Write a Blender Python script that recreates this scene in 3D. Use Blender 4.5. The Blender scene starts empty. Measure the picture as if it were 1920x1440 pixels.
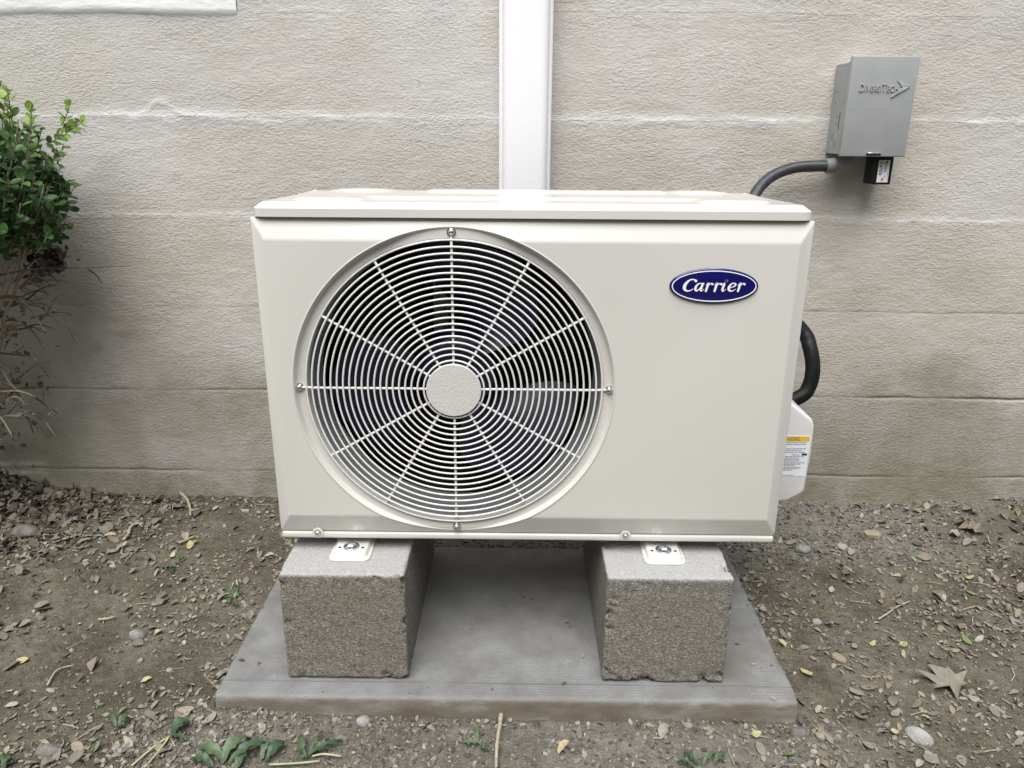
import bpy, bmesh, math, random
import numpy as np
from mathutils import Vector, Matrix, Quaternion
R_ = math.radians
sc = bpy.context.scene
col = sc.collection
rnd = random.Random(7)

# ------------------------------------------------------------------ camera
CAM = (-0.017, -1.0781, 0.8434); YAW, PITCH, ROLL, FPX = -0.0083, -0.3214, 0.0065, 1434.2
_f = Vector((math.sin(YAW)*math.cos(PITCH), math.cos(YAW)*math.cos(PITCH), math.sin(PITCH)))
_r0 = Vector((math.cos(YAW), -math.sin(YAW), 0)); _u0 = _r0.cross(_f)
_r = _r0*math.cos(ROLL) + _u0*math.sin(ROLL); _u = _u0*math.cos(ROLL) - _r0*math.sin(ROLL)
cd = bpy.data.cameras.new('camera'); cam = bpy.data.objects.new('camera', cd); col.objects.link(cam)
cam.matrix_world = Matrix(((_r.x, _u.x, -_f.x, CAM[0]), (_r.y, _u.y, -_f.y, CAM[1]), (_r.z, _u.z, -_f.z, CAM[2]), (0, 0, 0, 1)))
cd.sensor_fit = 'HORIZONTAL'; cd.sensor_width = 36.0; cd.lens = 36.0*FPX/1920.0
cd.clip_start = 0.02; cd.clip_end = 400
sc.camera = cam
def ray(u, v): return _r*((u-960)/FPX) - _u*((v-720)/FPX) + _f
def at(u, v, Y):                       # a photo point on the plane y = Y
    q = ray(u, v); return Vector(CAM) + q*((Y-CAM[1])/q.y)
def atz(u, v, Z):                      # a photo point on the plane z = Z
    q = ray(u, v); return Vector(CAM) + q*((Z-CAM[2])/q.z)

# ------------------------------------------------------------------ sky, sun, exposure
SUN = Vector((-0.10, -0.44, 0.88)).normalized()
w = bpy.data.worlds.new('World'); sc.world = w; w.use_nodes = True
nt = w.node_tree; bg = nt.nodes['Background']
sky = nt.nodes.new('ShaderNodeTexSky'); sky.sky_type = 'NISHITA'; sky.sun_disc = False
sky.sun_elevation = math.asin(SUN.z); sky.sun_rotation = math.atan2(SUN.x, SUN.y)
sky.air_density = 1.2; sky.dust_density = 1.0; sky.ozone_density = 1.0
tc = nt.nodes.new('ShaderNodeTexCoord')
cn = nt.nodes.new('ShaderNodeTexNoise'); cn.inputs['Scale'].default_value = 2.6; cn.inputs['Detail'].default_value = 9; cn.inputs['Roughness'].default_value = 0.62
cr = nt.nodes.new('ShaderNodeValToRGB'); cr.color_ramp.elements[0].position = 0.47; cr.color_ramp.elements[1].position = 0.60
mx = nt.nodes.new('ShaderNodeMix'); mx.data_type = 'RGBA'
nt.links.new(tc.outputs['Generated'], cn.inputs['Vector']); nt.links.new(cn.outputs['Fac'], cr.inputs['Fac'])
nt.links.new(cr.outputs['Color'], mx.inputs['Factor']); nt.links.new(sky.outputs['Color'], mx.inputs['A'])
mx.inputs['B'].default_value = (8.2, 8.2, 8.0, 1)
nt.links.new(mx.outputs['Result'], bg.inputs['Color']); bg.inputs['Strength'].default_value = 0.05
sl = bpy.data.lights.new('sun', 'SUN'); sl.energy = 1.5; sl.angle = R_(48); sl.color = (1.0, 0.97, 0.92)
so = bpy.data.objects.new('sun', sl); col.objects.link(so); so.location = SUN*8
so.rotation_euler = SUN.to_track_quat('Z', 'Y').to_euler()
sc.view_settings.view_transform = 'Standard'; sc.view_settings.look = 'None'
sc.view_settings.exposure = 1.74; sc.view_settings.gamma = 1.0; sc.view_settings.use_curve_mapping = False

# ------------------------------------------------------------------ helpers
WORLD = {}
def link(o, parent, worldloc):
    col.objects.link(o); WORLD[o.name] = Vector(worldloc)
    if parent: o.parent = parent; o.location = Vector(worldloc) - WORLD[parent.name]
    else: o.location = worldloc
    return o
def tag(o, label=None, cat=None, group=None, kind=None):
    if label: o['label'] = label
    if cat: o['category'] = cat
    if group: o['group'] = group
    if kind: o['kind'] = kind
    return o
def thing(name, loc, label, cat, group=None):
    return tag(link(bpy.data.objects.new(name, None), None, loc), label, cat, group)
def mk(name, V, F, mat, parent=None, smooth=False, sharp=None, attrs=None, origin=None):
    V = np.asarray(V, dtype=np.float64).reshape(-1, 3)
    if origin is None:
        a, b = V.min(0), V.max(0); origin = ((a[0]+b[0])/2, (a[1]+b[1])/2, a[2])
    me = bpy.data.meshes.new(name)
    me.from_pydata((V-np.array(origin)).tolist(), [], F if isinstance(F, list) else F.tolist())
    me.materials.append(mat)
    if smooth: me.polygons.foreach_set('use_smooth', [True]*len(me.polygons))
    if attrs:
        for k, a in attrs.items():
            at_ = me.attributes.new(k, 'FLOAT', 'POINT'); at_.data.foreach_set('value', np.asarray(a, dtype=np.float32))
    if sharp is not None: me.set_sharp_from_angle(angle=R_(sharp))
    me.update()
    return link(bpy.data.objects.new(name, me), parent, origin)
def from_bm(name, bm, mat, parent=None, smooth=False, sharp=None):
    bm.normal_update()
    V = np.array([v.co[:] for v in bm.verts]); bm.verts.index_update()
    F = [[v.index for v in f.verts] for f in bm.faces]
    bm.free()
    return mk(name, V, F, mat, parent, smooth, sharp)
def bevelled(bm, wdt, seg=3, ang=30):
    es = [e for e in bm.edges if len(e.link_faces) == 2 and e.calc_face_angle(0) > R_(ang)]
    bmesh.ops.bevel(bm, geom=es, offset=wdt, segments=seg, profile=0.5, affect='EDGES', clamp_overlap=True)
    return bm
def box_bm(x0, x1, y0, y1, z0, z1, bev=0, seg=3):
    bm = bmesh.new(); bmesh.ops.create_cube(bm, size=1)
    for v in bm.verts:
        v.co = Vector(((x0+x1)/2+v.co.x*(x1-x0), (y0+y1)/2+v.co.y*(y1-y0), (z0+z1)/2+v.co.z*(z1-z0)))
    if bev: bevelled(bm, bev, seg)
    return bm
def prism_bm(poly, y0, y1, bev=0, seg=3, axis='Y'):
    """polygon in x,z extruded along y (axis Y) or polygon in y,z extruded along x (axis X)"""
    bm = bmesh.new()
    c = (lambda a, b, t: (a, t, b)) if axis == 'Y' else ((lambda a, b, t: (t, a, b)) if axis == 'X' else (lambda a, b, t: (a, b, t)))
    A = [bm.verts.new(c(a, b, y0)) for a, b in poly]; B = [bm.verts.new(c(a, b, y1)) for a, b in poly]
    bm.faces.new(A); bm.faces.new(B[::-1])
    n = len(poly)
    for i in range(n): bm.faces.new((A[i], B[i], B[(i+1) % n], A[(i+1) % n]))
    bmesh.ops.recalc_face_normals(bm, faces=bm.faces)
    if bev: bevelled(bm, bev, seg)
    return bm
def tube(pts, rad, n=8, cap=True):
    """swept tube: returns V, F. rad is a number or a list"""
    pts = [Vector(p) for p in pts]; m = len(pts)
    rad = [rad]*m if not hasattr(rad, '__len__') else rad
    V, F = [], []
    t0 = (pts[1]-pts[0]).normalized(); nrm = t0.orthogonal().normalized()
    for i in range(m):
        t = (pts[min(i+1, m-1)]-pts[max(i-1, 0)]).normalized()
        nrm = (nrm - t*nrm.dot(t)).normalized(); b = t.cross(nrm)
        for k in range(n):
            a = 2*math.pi*k/n; V.append((pts[i] + (nrm*math.cos(a)+b*math.sin(a))*rad[i])[:])
    for i in range(m-1):
        for k in range(n):
            a, b2 = i*n+k, i*n+(k+1) % n; F.append([a, b2, b2+n, a+n])
    if cap: F.append(list(range(n))[::-1]); F.append([(m-1)*n+k for k in range(n)])
    return V, F
def join(parts):
    V, F = [], []
    for v, f in parts:
        o = len(V); V.extend(v); F.extend([[i+o for i in q] for q in f])
    return V, F
def spline(P, n=8):
    P = [Vector(p) for p in P]; Q = [2*P[0]-P[1]] + P + [2*P[-1]-P[-2]]; out = []
    for i in range(1, len(Q)-2):
        for k in range(n):
            t = k/n; a, b, c, d = Q[i-1], Q[i], Q[i+1], Q[i+2]
            out.append(0.5*((2*b)+(c-a)*t+(2*a-5*b+4*c-d)*t*t+(3*b-a-3*c+d)*t**3))
    out.append(P[-1]); return out
def lathe(prof, c, axis='Y', n=48, close=False):
    """profile [(radius, along)] about an axis through c"""
    V, F = [], []
    for r, h in prof:
        for k in range(n):
            a = 2*math.pi*k/n; x, y = r*math.cos(a), r*math.sin(a)
            V.append({'Y': (c[0]+x, c[1]+h, c[2]+y), 'Z': (c[0]+x, c[1]+y, c[2]+h), 'X': (c[0]+h, c[1]+x, c[2]+y)}[axis])
    for i in range(len(prof)-1):
        for k in range(n):
            a, b = i*n+k, i*n+(k+1) % n; F.append([a, b, b+n, a+n])
    if close: F.append(list(range(n))); F.append([(len(prof)-1)*n+k for k in range(n)])
    return V, F
def rr(wd, ht, r, n=5):
    P = []
    for cx, cy, a0 in ((wd/2-r, ht/2-r, 0), (-wd/2+r, ht/2-r, 90), (-wd/2+r, -ht/2+r, 180), (wd/2-r, -ht/2+r, 270)):
        for k in range(n+1):
            a = R_(a0+90*k/n); P.append((cx+r*math.cos(a), cy+r*math.sin(a)))
    return P
def fix_normals(o):
    bm = bmesh.new(); bm.from_mesh(o.data); bmesh.ops.recalc_face_normals(bm, faces=bm.faces); bm.to_mesh(o.data); bm.free(); return o
# ---- value noise
def _h(ix, iy, s):
    h = (ix*374761393 + iy*668265263 + s*1274126177) & 0xffffffff
    h = ((h ^ (h >> 13))*1274126177) & 0xffffffff
    return ((h ^ (h >> 16)) & 0xffffff)/16777215.0
def vn(x, y, s=0):
    x = np.asarray(x, dtype=np.float64); y = np.asarray(y, dtype=np.float64)
    ix = np.floor(x).astype(np.int64); iy = np.floor(y).astype(np.int64); fx = x-ix; fy = y-iy
    fx = fx*fx*(3-2*fx); fy = fy*fy*(3-2*fy)
    return (_h(ix, iy, s)*(1-fx)+_h(ix+1, iy, s)*fx)*(1-fy)+(_h(ix, iy+1, s)*(1-fx)+_h(ix+1, iy+1, s)*fx)*fy
def fbm(x, y, s=0, o=4, g=0.5):
    t, a, n = 0, 1.0, 0
    for i in range(o):
        t = t + a*(vn(x*2**i, y*2**i, s+i*17)-0.5); n += a; a *= g
    return t/n*2
def sst(a, b, x):
    t = np.clip((x-a)/(b-a), 0, 1); return t*t*(3-2*t)
def grid_faces(nx, ny):
    i, j = np.meshgrid(np.arange(nx-1), np.arange(ny-1)); a = (j*nx+i).ravel()
    return np.stack([a, a+1, a+nx+1, a+nx], 1)

# ------------------------------------------------------------------ materials
class NB:
    def __init__(s, name):
        s.m = bpy.data.materials.new(name); s.m.use_nodes = True; s.t = s.m.node_tree; s.n = s.t.nodes; s.p = s.n['Principled BSDF']
        s._o = None
    def l(s, a, b): s.t.links.new(a, b)
    def obj(s):
        if s._o is None: s._o = s.n.new('ShaderNodeTexCoord').outputs['Object']
        return s._o
    def geo(s):
        return s.n.new('ShaderNodeNewGeometry').outputs['Position']
    def noise(s, scale, det=4, rough=0.5, vec=None, stretch=None, dist=0):
        v = vec or s.geo()
        if stretch:
            mp = s.n.new('ShaderNodeMapping'); mp.inputs['Scale'].default_value = stretch; s.l(v, mp.inputs['Vector']); v = mp.outputs['Vector']
        n = s.n.new('ShaderNodeTexNoise'); n.inputs['Scale'].default_value = scale; n.inputs['Detail'].default_value = det
        n.inputs['Roughness'].default_value = rough; n.inputs['Distortion'].default_value = dist; s.l(v, n.inputs['Vector']); return n.outputs['Fac']
    def vor(s, scale, feat='F1', vec=None, out='Distance'):
        n = s.n.new('ShaderNodeTexVoronoi'); n.feature = feat; n.inputs['Scale'].default_value = scale; s.l(vec or s.geo(), n.inputs['Vector']); return n.outputs[out]
    def ramp(s, fac, stops):
        r = s.n.new('ShaderNodeValToRGB'); e = r.color_ramp.elements
        while len(e) > len(stops): e.remove(e[-1])
        while len(e) < len(stops): e.new(0.5)
        for q, (p, c) in zip(e, stops):
            q.position = p; q.color = (c, c, c, 1) if not hasattr(c, '__len__') else (*c, 1)
        s.l(fac, r.inputs['Fac']); return r.outputs['Color']
    def mix(s, fac, a, b, mode='MIX'):
        n = s.n.new('ShaderNodeMix'); n.data_type = 'RGBA'; n.blend_type = mode
        for sock, v in ((n.inputs['Factor'], fac), (n.inputs['A'], a), (n.inputs['B'], b)):
            if hasattr(v, 'is_output'): s.l(v, sock)
            elif hasattr(v, '__len__'): sock.default_value = (*v, 1)
            else: sock.default_value = v if sock.type == 'VALUE' else (v, v, v, 1)
        return n.outputs['Result']
    def math(s, op, a, b=0.0):
        n = s.n.new('ShaderNodeMath'); n.operation = op
        for k, v in ((0, a), (1, b)):
            if hasattr(v, 'is_output'): s.l(v, n.inputs[k])
            else: n.inputs[k].default_value = v
        return n.outputs[0]
    def attr(s, name):
        n = s.n.new('ShaderNodeAttribute'); n.attribute_name = name; return n.outputs['Fac']
    def sep(s, vec, ax):
        n = s.n.new('ShaderNodeSeparateXYZ'); s.l(vec, n.inputs[0]); return n.outputs[ax]
    def bump(s, h, dist, strength=1.0, prev=None):
        b = s.n.new('ShaderNodeBump'); b.inputs['Distance'].default_value = dist; b.inputs['Strength'].default_value = strength
        s.l(h, b.inputs['Height'])
        if prev: s.l(prev, b.inputs['Normal'])
        s.l(b.outputs['Normal'], s.p.inputs['Normal']); return b.outputs['Normal']
    def set(s, base=None, rough=None, metal=None, spec=None, coat=None, coatr=None):
        for k, v in (('Base Color', base), ('Roughness', rough), ('Metallic', metal), ('Specular IOR Level', spec), ('Coat Weight', coat), ('Coat Roughness', coatr)):
            if v is None: continue
            if hasattr(v, 'is_output'): s.l(v, s.p.inputs[k])
            elif hasattr(v, '__len__'): s.p.inputs[k].default_value = (*v, 1)
            else: s.p.inputs[k].default_value = v
        return s.m
def simple(name, c, rough=0.5, metal=0.0, var=0.08, sc_=60, bump=0.0, bs=400, coat=None, spec=None):
    b = NB(name); n = b.noise(sc_, 4)
    a = tuple(max(0, x*(1-var)) for x in c); d = tuple(min(1, x*(1+var)) for x in c)
    base = b.ramp(n, [(0.3, a), (0.7, d)])
    if bump: b.bump(b.noise(bs, 3), bump)
    b.set(base, b.ramp(b.noise(sc_*1.7, 3), [(0.3, max(0.02, rough*0.85)), (0.7, min(1, rough*1.15))]), metal, spec, coat, 0.06)
    return b.m
M = {}
# painted stucco over block courses
b = NB('wall_paint')
pos = b.geo(); zz = b.sep(pos, 'Z')
big = b.noise(2.1, 5, 0.6, stretch=(1, 1, 1.6)); mid = b.noise(7, 5, 0.6); pin = b.noise(3.3, 3, 0.5, stretch=(1.3, 1, 0.8))
c = b.ramp(big, [(0.30, (0.470, 0.431, 0.368)), (0.47, (0.525, 0.493, 0.442)), (0.58, (0.548, 0.525, 0.494)), (0.72, (0.556, 0.544, 0.530))])
c = b.mix(b.ramp(pin, [(0.5, 0), (0.72, 0.25)]), c, (0.517, 0.455, 0.403))
c = b.mix(b.ramp(mid, [(0.52, 0), (0.75, 0.4)]), c, (0.628, 0.611, 0.586))
low = b.math('ADD', zz, b.math('MULTIPLY', b.math('SUBTRACT', b.noise(3.0, 5, 0.65), 0.5), 0.55))
c = b.mix(b.ramp(low, [(0.02, 0.95), (0.25, 0.85), (0.36, 0.35), (0.60, 0.0)]), c, b.ramp(b.noise(6, 5, 0.6), [(0.3, (0.242, 0.219, 0.166)), (0.52, (0.310, 0.289, 0.247)), (0.7, (0.358, 0.341, 0.317))]))
moss = b.noise(2.4, 6, 0.7, stretch=(1, 1, 0.7), dist=0.6)
mossm = b.math('MULTIPLY', b.ramp(moss, [(0.46, 0), (0.62, 0.65)]), b.ramp(zz, [(0.08, 1), (0.36, 0.0)]))
c = b.mix(mossm, c, (0.20, 0.195, 0.13))
c = b.mix(b.math('MULTIPLY', b.attr('smear'), b.ramp(b.noise(26, 4), [(0.3, 0.5), (0.6, 1.0)])), c, (0.74, 0.74, 0.735))
c = b.mix(b.math('MULTIPLY', b.attr('crack'), 0.85), c, (0.17, 0.145, 0.095))
spk = b.noise(55, 3, 0.7)
c = b.mix(b.ramp(spk, [(0.70, 0), (0.76, 0.55)]), c, (0.28, 0.25, 0.2))
dirt = b.math('MULTIPLY', b.ramp(b.noise(30, 5, 0.7), [(0.45, 0), (0.62, 1)]), b.ramp(b.math('ADD', zz, 0.1), [(0.07, 0.8), (0.135, 0.25), (0.20, 0.0)]))
c = b.mix(dirt, c, (0.20, 0.17, 0.125))
st = b.noise(215, 4, 0.70, stretch=(0.50, 0.8, 1.0), dist=0.0)
c = b.mix(0.4, c, b.ramp(st, [(0.28, 0.86), (0.72, 1.1)]), 'MULTIPLY')
rel = b.ramp(b.noise(4.5, 4, 0.6, stretch=(1, 1, 1.8)), [(0.34, 0.35), (0.62, 1.0)])
n1 = b.bump(b.math('MULTIPLY', st, rel), 0.0036, 1.0)
b.bump(b.noise(330, 3, 0.6, stretch=(0.5, 1, 1)), 0.0010, 1.0, n1)
M['wall'] = b.set(c, 0.85, spec=0.3)
b = NB('sill_paint'); n1 = b.bump(b.noise(120, 5, 0.6, stretch=(0.4, 1, 1)), 0.0012, 1)
M['sill'] = b.set(b.ramp(b.noise(9, 5, 0.6), [(0.3, (0.78, 0.775, 0.76)), (0.6, (0.83, 0.83, 0.83)), (0.75, (0.76, 0.73, 0.67))]), 0.7)
# soil
b = NB('soil')
g1 = b.noise(9, 6, 0.62); g2 = b.noise(60, 6, 0.7); g3 = b.noise(420, 4, 0.7)
c = b.ramp(g1, [(0.30, (0.064, 0.055, 0.039)), (0.48, (0.103, 0.091, 0.066)), (0.64, (0.142, 0.131, 0.099))])
c = b.mix(0.85, c, b.ramp(g2, [(0.3, 0.60), (0.7, 1.35)]), 'MULTIPLY')
c = b.mix(0.7, c, b.ramp(g3, [(0.3, 0.6), (0.7, 1.4)]), 'MULTIPLY')
gr = b.attr('grey')
c = b.mix(gr, c, b.ramp(g2, [(0.3, (0.108, 0.100, 0.083)), (0.7, (0.247, 0.230, 0.197))]))
c = b.mix(b.ramp(b.vor(230), [(0.10, 0.5), (0.22, 0)]), c, (0.38, 0.34, 0.27))
n1 = b.bump(g2, 0.006, 1.0); n1 = b.bump(b.vor(190), 0.002, 0.8, n1); b.bump(g3, 0.0016, 1.0, n1)
M['soil'] = b.set(c, 0.95, spec=0.2)
# concrete pad
b = NB('pad_concrete')
pos = b.geo()
g = b.noise(14, 6, 0.65); f = b.noise(500, 3, 0.7); zz = b.sep(pos, 'Z')
c = b.ramp(g, [(0.3, (0.146, 0.145, 0.145)), (0.5, (0.188, 0.191, 0.193)), (0.7, (0.231, 0.236, 0.240))])
c = b.mix(0.7, c, b.ramp(f, [(0.3, 0.72), (0.7, 1.25)]), 'MULTIPLY')
wv = b.n.new('ShaderNodeTexBrick'); wv.inputs['Scale'].default_value = 1.0; wv.inputs['Brick Width'].default_value = 0.0125; wv.inputs['Row Height'].default_value = 0.0062
wv.inputs['Mortar Size'].default_value = 0.0016; wv.inputs['Mortar Smooth'].default_value = 0.7
b.l(pos, wv.inputs['Vector'])
dmask = b.ramp(b.noise(7, 5, 0.7), [(0.42, 0.0), (0.64, 1.0)])
dim = b.math('MULTIPLY', b.math('MULTIPLY', wv.outputs['Fac'], dmask), b.ramp(b.math('ADD', zz, 0.1), [(0.0970, 0.0), (0.0990, 1.0)]))
c = b.mix(b.math('MULTIPLY', dim, 0.25), c, (0.322, 0.326, 0.326))
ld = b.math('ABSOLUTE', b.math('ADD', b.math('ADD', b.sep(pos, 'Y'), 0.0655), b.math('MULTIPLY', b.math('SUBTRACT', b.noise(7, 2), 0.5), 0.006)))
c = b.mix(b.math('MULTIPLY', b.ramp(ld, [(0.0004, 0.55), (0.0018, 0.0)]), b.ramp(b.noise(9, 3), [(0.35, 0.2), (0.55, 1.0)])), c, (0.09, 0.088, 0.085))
c = b.mix(b.ramp(b.noise(4.5, 5, 0.65, dist=0.8), [(0.50, 0), (0.68, 0.55)]), c, (0.135, 0.122, 0.10))
c = b.mix(b.ramp(b.noise(21, 6, 0.75), [(0.60, 0), (0.72, 0.5)]), c, (0.34, 0.34, 0.335))
side = b.ramp(b.math('ADD', zz, 0.1), [(0.0940, 1.0), (0.0985, 0.0)])
mud = b.ramp(b.noise(16, 6, 0.7, stretch=(0.6, 1, 1.6)), [(0.34, (0.144, 0.119, 0.081)), (0.50, (0.200, 0.176, 0.138)), (0.62, (0.282, 0.265, 0.239)), (0.75, (0.359, 0.353, 0.353))])
c = b.mix(b.math('MULTIPLY', side, 0.92), c, mud)
n1 = b.bump(dim, 0.0006, 1.0); n1 = b.bump(g, 0.003, 0.4, n1); b.bump(f, 0.0009, 1.0, n1)
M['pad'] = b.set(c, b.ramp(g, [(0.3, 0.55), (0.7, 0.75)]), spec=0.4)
# concrete block
def block_mat(name, tint):
    b = NB(name)
    pos = b.obj()
    v1 = b.vor(400, vec=pos, out='Color'); v2 = b.vor(330, vec=pos); f = b.noise(420, 4, 0.7, vec=pos); g = b.noise(11, 5, 0.6, vec=pos)
    c = b.ramp(b.sep(v1, 'X'), [(0.0, (0.140, 0.129, 0.111)), (0.35, (0.194, 0.179, 0.154)), (0.75, (0.238, 0.225, 0.196)), (1.0, (0.329, 0.316, 0.290))])
    c = b.mix(b.ramp(g, [(0.42, 0), (0.66, 0.40)]), c, tint)
    c = b.mix(0.9, c, b.ramp(f, [(0.3, 0.6), (0.7, 1.4)]), 'MULTIPLY')
    c = b.mix(b.ramp(b.noise(150, 4, 0.75, vec=pos), [(0.31, 0.85), (0.39, 0)]), c, (0.04, 0.037, 0.033))
    pale_top_chip = b.math('ADD', b.math('MULTIPLY', b.attr('topface'), 0.75), b.math('MULTIPLY', b.attr('chip'), 0.6))  # whole top face paler, plus worn chips along its edges
    c = b.mix(pale_top_chip, c, b.mix(0.6, (0.45, 0.45, 0.445), b.ramp(f, [(0.3, 0.6), (0.7, 1.3)]), 'MULTIPLY'))
    n1 = b.bump(v2, 0.0009, 0.8); b.bump(f, 0.0020, 1.0, n1)
    return b.set(c, 0.92, spec=0.25)
M['blockA'] = block_mat('block_concrete_tan', (0.21, 0.165, 0.108)); M['blockB'] = block_mat('block_concrete_grey', (0.21, 0.195, 0.155))
# painted metal of the unit
b = NB('unit_paint')
pe = b.noise(900, 2, 0.5); pl = b.noise(5, 3)
b.bump(pe, 0.00003, 0.5)
M['paint'] = b.set(b.ramp(pl, [(0.3, (0.605, 0.592, 0.552)), (0.7, (0.620, 0.607, 0.568))]), b.ramp(b.noise(40, 3), [(0.3, 0.15), (0.7, 0.19)]), spec=0.42, coat=0.08, coatr=0.04)
M['wire'] = simple('guard_plastic_coat', (0.70, 0.69, 0.66), 0.32, var=0.03)
M['hubcap'] = simple('hub_disc_paint', (0.58, 0.575, 0.54), 0.4, var=0.03, bump=0.0006, bs=300)
M['orifice'] = simple('orifice_grey', (0.22, 0.235, 0.24), 0.4, var=0.04)
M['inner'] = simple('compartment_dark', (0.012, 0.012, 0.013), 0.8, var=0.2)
b = NB('coil_fins'); fin = b.n.new('ShaderNodeTexWave'); fin.inputs['Scale'].default_value = 120; fin.bands_direction = 'X'; b.l(b.geo(), fin.inputs['Vector'])
b.bump(fin.outputs['Fac'], 0.001)
M['coil'] = b.set(b.ramp(b.noise(20, 3), [(0.3, (0.012, 0.012, 0.014)), (0.7, (0.03, 0.03, 0.034))]), 0.6)
M['blade'] = simple('fan_blade_navy', (0.007, 0.0085, 0.038), 0.42, var=0.15, coat=0.0, spec=0.5)
M['bracket'] = simple('motor_bracket_zinc', (0.42, 0.39, 0.33), 0.45, 0.0, var=0.08)
M['steel'] = simple('screw_steel', (0.66, 0.66, 0.65), 0.22, 1.0, var=0.06)
M['zinc'] = simple('zinc_bolt', (0.60, 0.64, 0.68), 0.3, 1.0, var=0.1)
M['hole'] = simple('dark_hole', (0.01, 0.01, 0.01), 0.9)
M['navy'] = simple('badge_navy', (0.005, 0.005, 0.105), 0.2, var=0.04, coat=0.3)
M['white'] = simple('badge_white', (0.85, 0.86, 0.88), 0.4, var=0.02)
M['pvc'] = simple('white_pvc', (0.86, 0.85, 0.865), 0.32, var=0.006, coat=0.2)
M['hose'] = simple('black_insulation', (0.006, 0.0065, 0.0075), 0.5, var=0.25, bump=0.0004, bs=500, spec=0.25)
b = NB('conduit_grey'); wv = b.n.new('ShaderNodeTexWave'); wv.inputs['Scale'].default_value = 95; wv.inputs['Distortion'].default_value = 0.6; b.l(b.geo(), wv.inputs['Vector'])
b.bump(wv.outputs['Fac'], 0.0008, 0.6)
M['conduit'] = b.set(b.ramp(b.noise(60, 3), [(0.3, (0.030, 0.032, 0.039)), (0.7, (0.045, 0.048, 0.056))]), 0.34)
M['fitting'] = simple('fitting_grey', (0.20, 0.20, 0.205), 0.45, var=0.06)
M['elbow'] = simple('elbow_grey', (0.28, 0.27, 0.255), 0.55, var=0.06)
b = NB('box_grey_paint'); b.bump(b.noise(300, 3), 0.00025, 0.6)
M['greybox'] = b.set(b.ramp(b.noise(25, 4), [(0.3, (0.30, 0.308, 0.308)), (0.7, (0.33, 0.338, 0.336))]), b.ramp(b.noise(70, 4), [(0.3, 0.38), (0.7, 0.48)]), spec=0.5, coat=0.12, coatr=0.12)
M['emboss'] = simple('embossed_grey', (0.40, 0.41, 0.41), 0.4, var=0.04)
M['cover'] = simple('cover_white_plastic', (0.68, 0.685, 0.68), 0.3, var=0.02)
M['blackplastic'] = simple('black_plastic', (0.010, 0.010, 0.011), 0.35, var=0.1)
M['paper'] = simple('label_white', (0.78, 0.80, 0.84), 0.5, var=0.03)
M['yellow'] = simple('label_yellow', (0.75, 0.50, 0.02), 0.5, var=0.03)
M['goldpaper'] = simple('label_cream', (0.78, 0.72, 0.52), 0.5, var=0.03)
M['ink'] = simple('ink_black', (0.015, 0.015, 0.02), 0.6)
M['inkgold'] = simple('ink_brown', (0.17, 0.13, 0.05), 0.6)
M['inkgrey'] = simple('ink_grey', (0.22, 0.23, 0.26), 0.6)
M['inkred'] = simple('ink_red', (0.62, 0.10, 0.08), 0.6)
# vegetation and litter
def leafmat(name, stops, rough=0.5, trans=0.0, attr=True, vscale=160, shift=True):
    b = NB(name)
    oi = b.n.new('ShaderNodeObjectInfo').outputs['Random']
    src = (b.math('FRACT', b.math('ADD', b.attr('tone'), oi)) if shift else b.attr('tone')) if attr else oi
    c = b.ramp(src, stops)
    c = b.mix(0.6, c, b.ramp(b.noise(vscale, 4), [(0.3, 0.72), (0.7, 1.25)]), 'MULTIPLY')
    m = b.set(c, rough, spec=0.4)
    b.bump(b.noise(vscale*2, 3), 0.0006, 0.8)
    if trans:
        tr = b.n.new('ShaderNodeBsdfTranslucent'); b.l(c, tr.inputs['Color']); ms = b.n.new('ShaderNodeMixShader'); ms.inputs[0].default_value = trans
        out = b.n['Material Output']; b.l(b.p.outputs[0], ms.inputs[1]); b.l(tr.outputs[0], ms.inputs[2]); b.l(ms.outputs[0], out.inputs['Surface'])
    return m
M['leaf_dry'] = leafmat('dry_leaf', [(0.0, (0.104, 0.090, 0.067)), (0.22, (0.190, 0.174, 0.136)), (0.45, (0.246, 0.232, 0.187)), (0.65, (0.147, 0.139, 0.117)), (0.85, (0.208, 0.161, 0.107)), (1.0, (0.313, 0.298, 0.233))], 0.75)
M['leaf_dark'] = leafmat('old_brown_leaf', [(0.0, (0.060, 0.050, 0.040)), (0.5, (0.12, 0.10, 0.078)), (1.0, (0.21, 0.18, 0.14))], 0.75)
M['leaf_yellow'] = leafmat('yellow_leaf', [(0.0, (0.30, 0.28, 0.12)), (0.5, (0.36, 0.33, 0.17)), (1.0, (0.40, 0.33, 0.20))], 0.55)
M['leaf_green'] = leafmat('fallen_green_leaf', [(0.0, (0.07, 0.12, 0.04)), (0.5, (0.13, 0.18, 0.07)), (1.0, (0.19, 0.24, 0.11))], 0.5)
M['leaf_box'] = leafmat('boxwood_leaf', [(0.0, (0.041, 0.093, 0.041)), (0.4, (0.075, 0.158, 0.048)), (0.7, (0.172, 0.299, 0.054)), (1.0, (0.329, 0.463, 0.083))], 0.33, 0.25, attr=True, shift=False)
M['weed'] = leafmat('weed_leaf', [(0.0, (0.048, 0.084, 0.042)), (0.5, (0.068, 0.112, 0.056)), (1.0, (0.112, 0.160, 0.084))], 0.45, 0.15)
M['stalk'] = simple('pale_stalk', (0.36, 0.37, 0.22), 0.6, var=0.15)
M['bark'] = simple('twig_bark', (0.30, 0.25, 0.175), 0.85, var=0.3, sc_=90, bump=0.001)
M['bark_dark'] = simple('dead_twig', (0.13, 0.10, 0.072), 0.9, var=0.3, sc_=90)
M['stick'] = simple('dry_stick', (0.34, 0.29, 0.22), 0.85, var=0.25, sc_=120, bump=0.0008)
b = NB('gravel'); oi = b.attr('tone')
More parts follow.
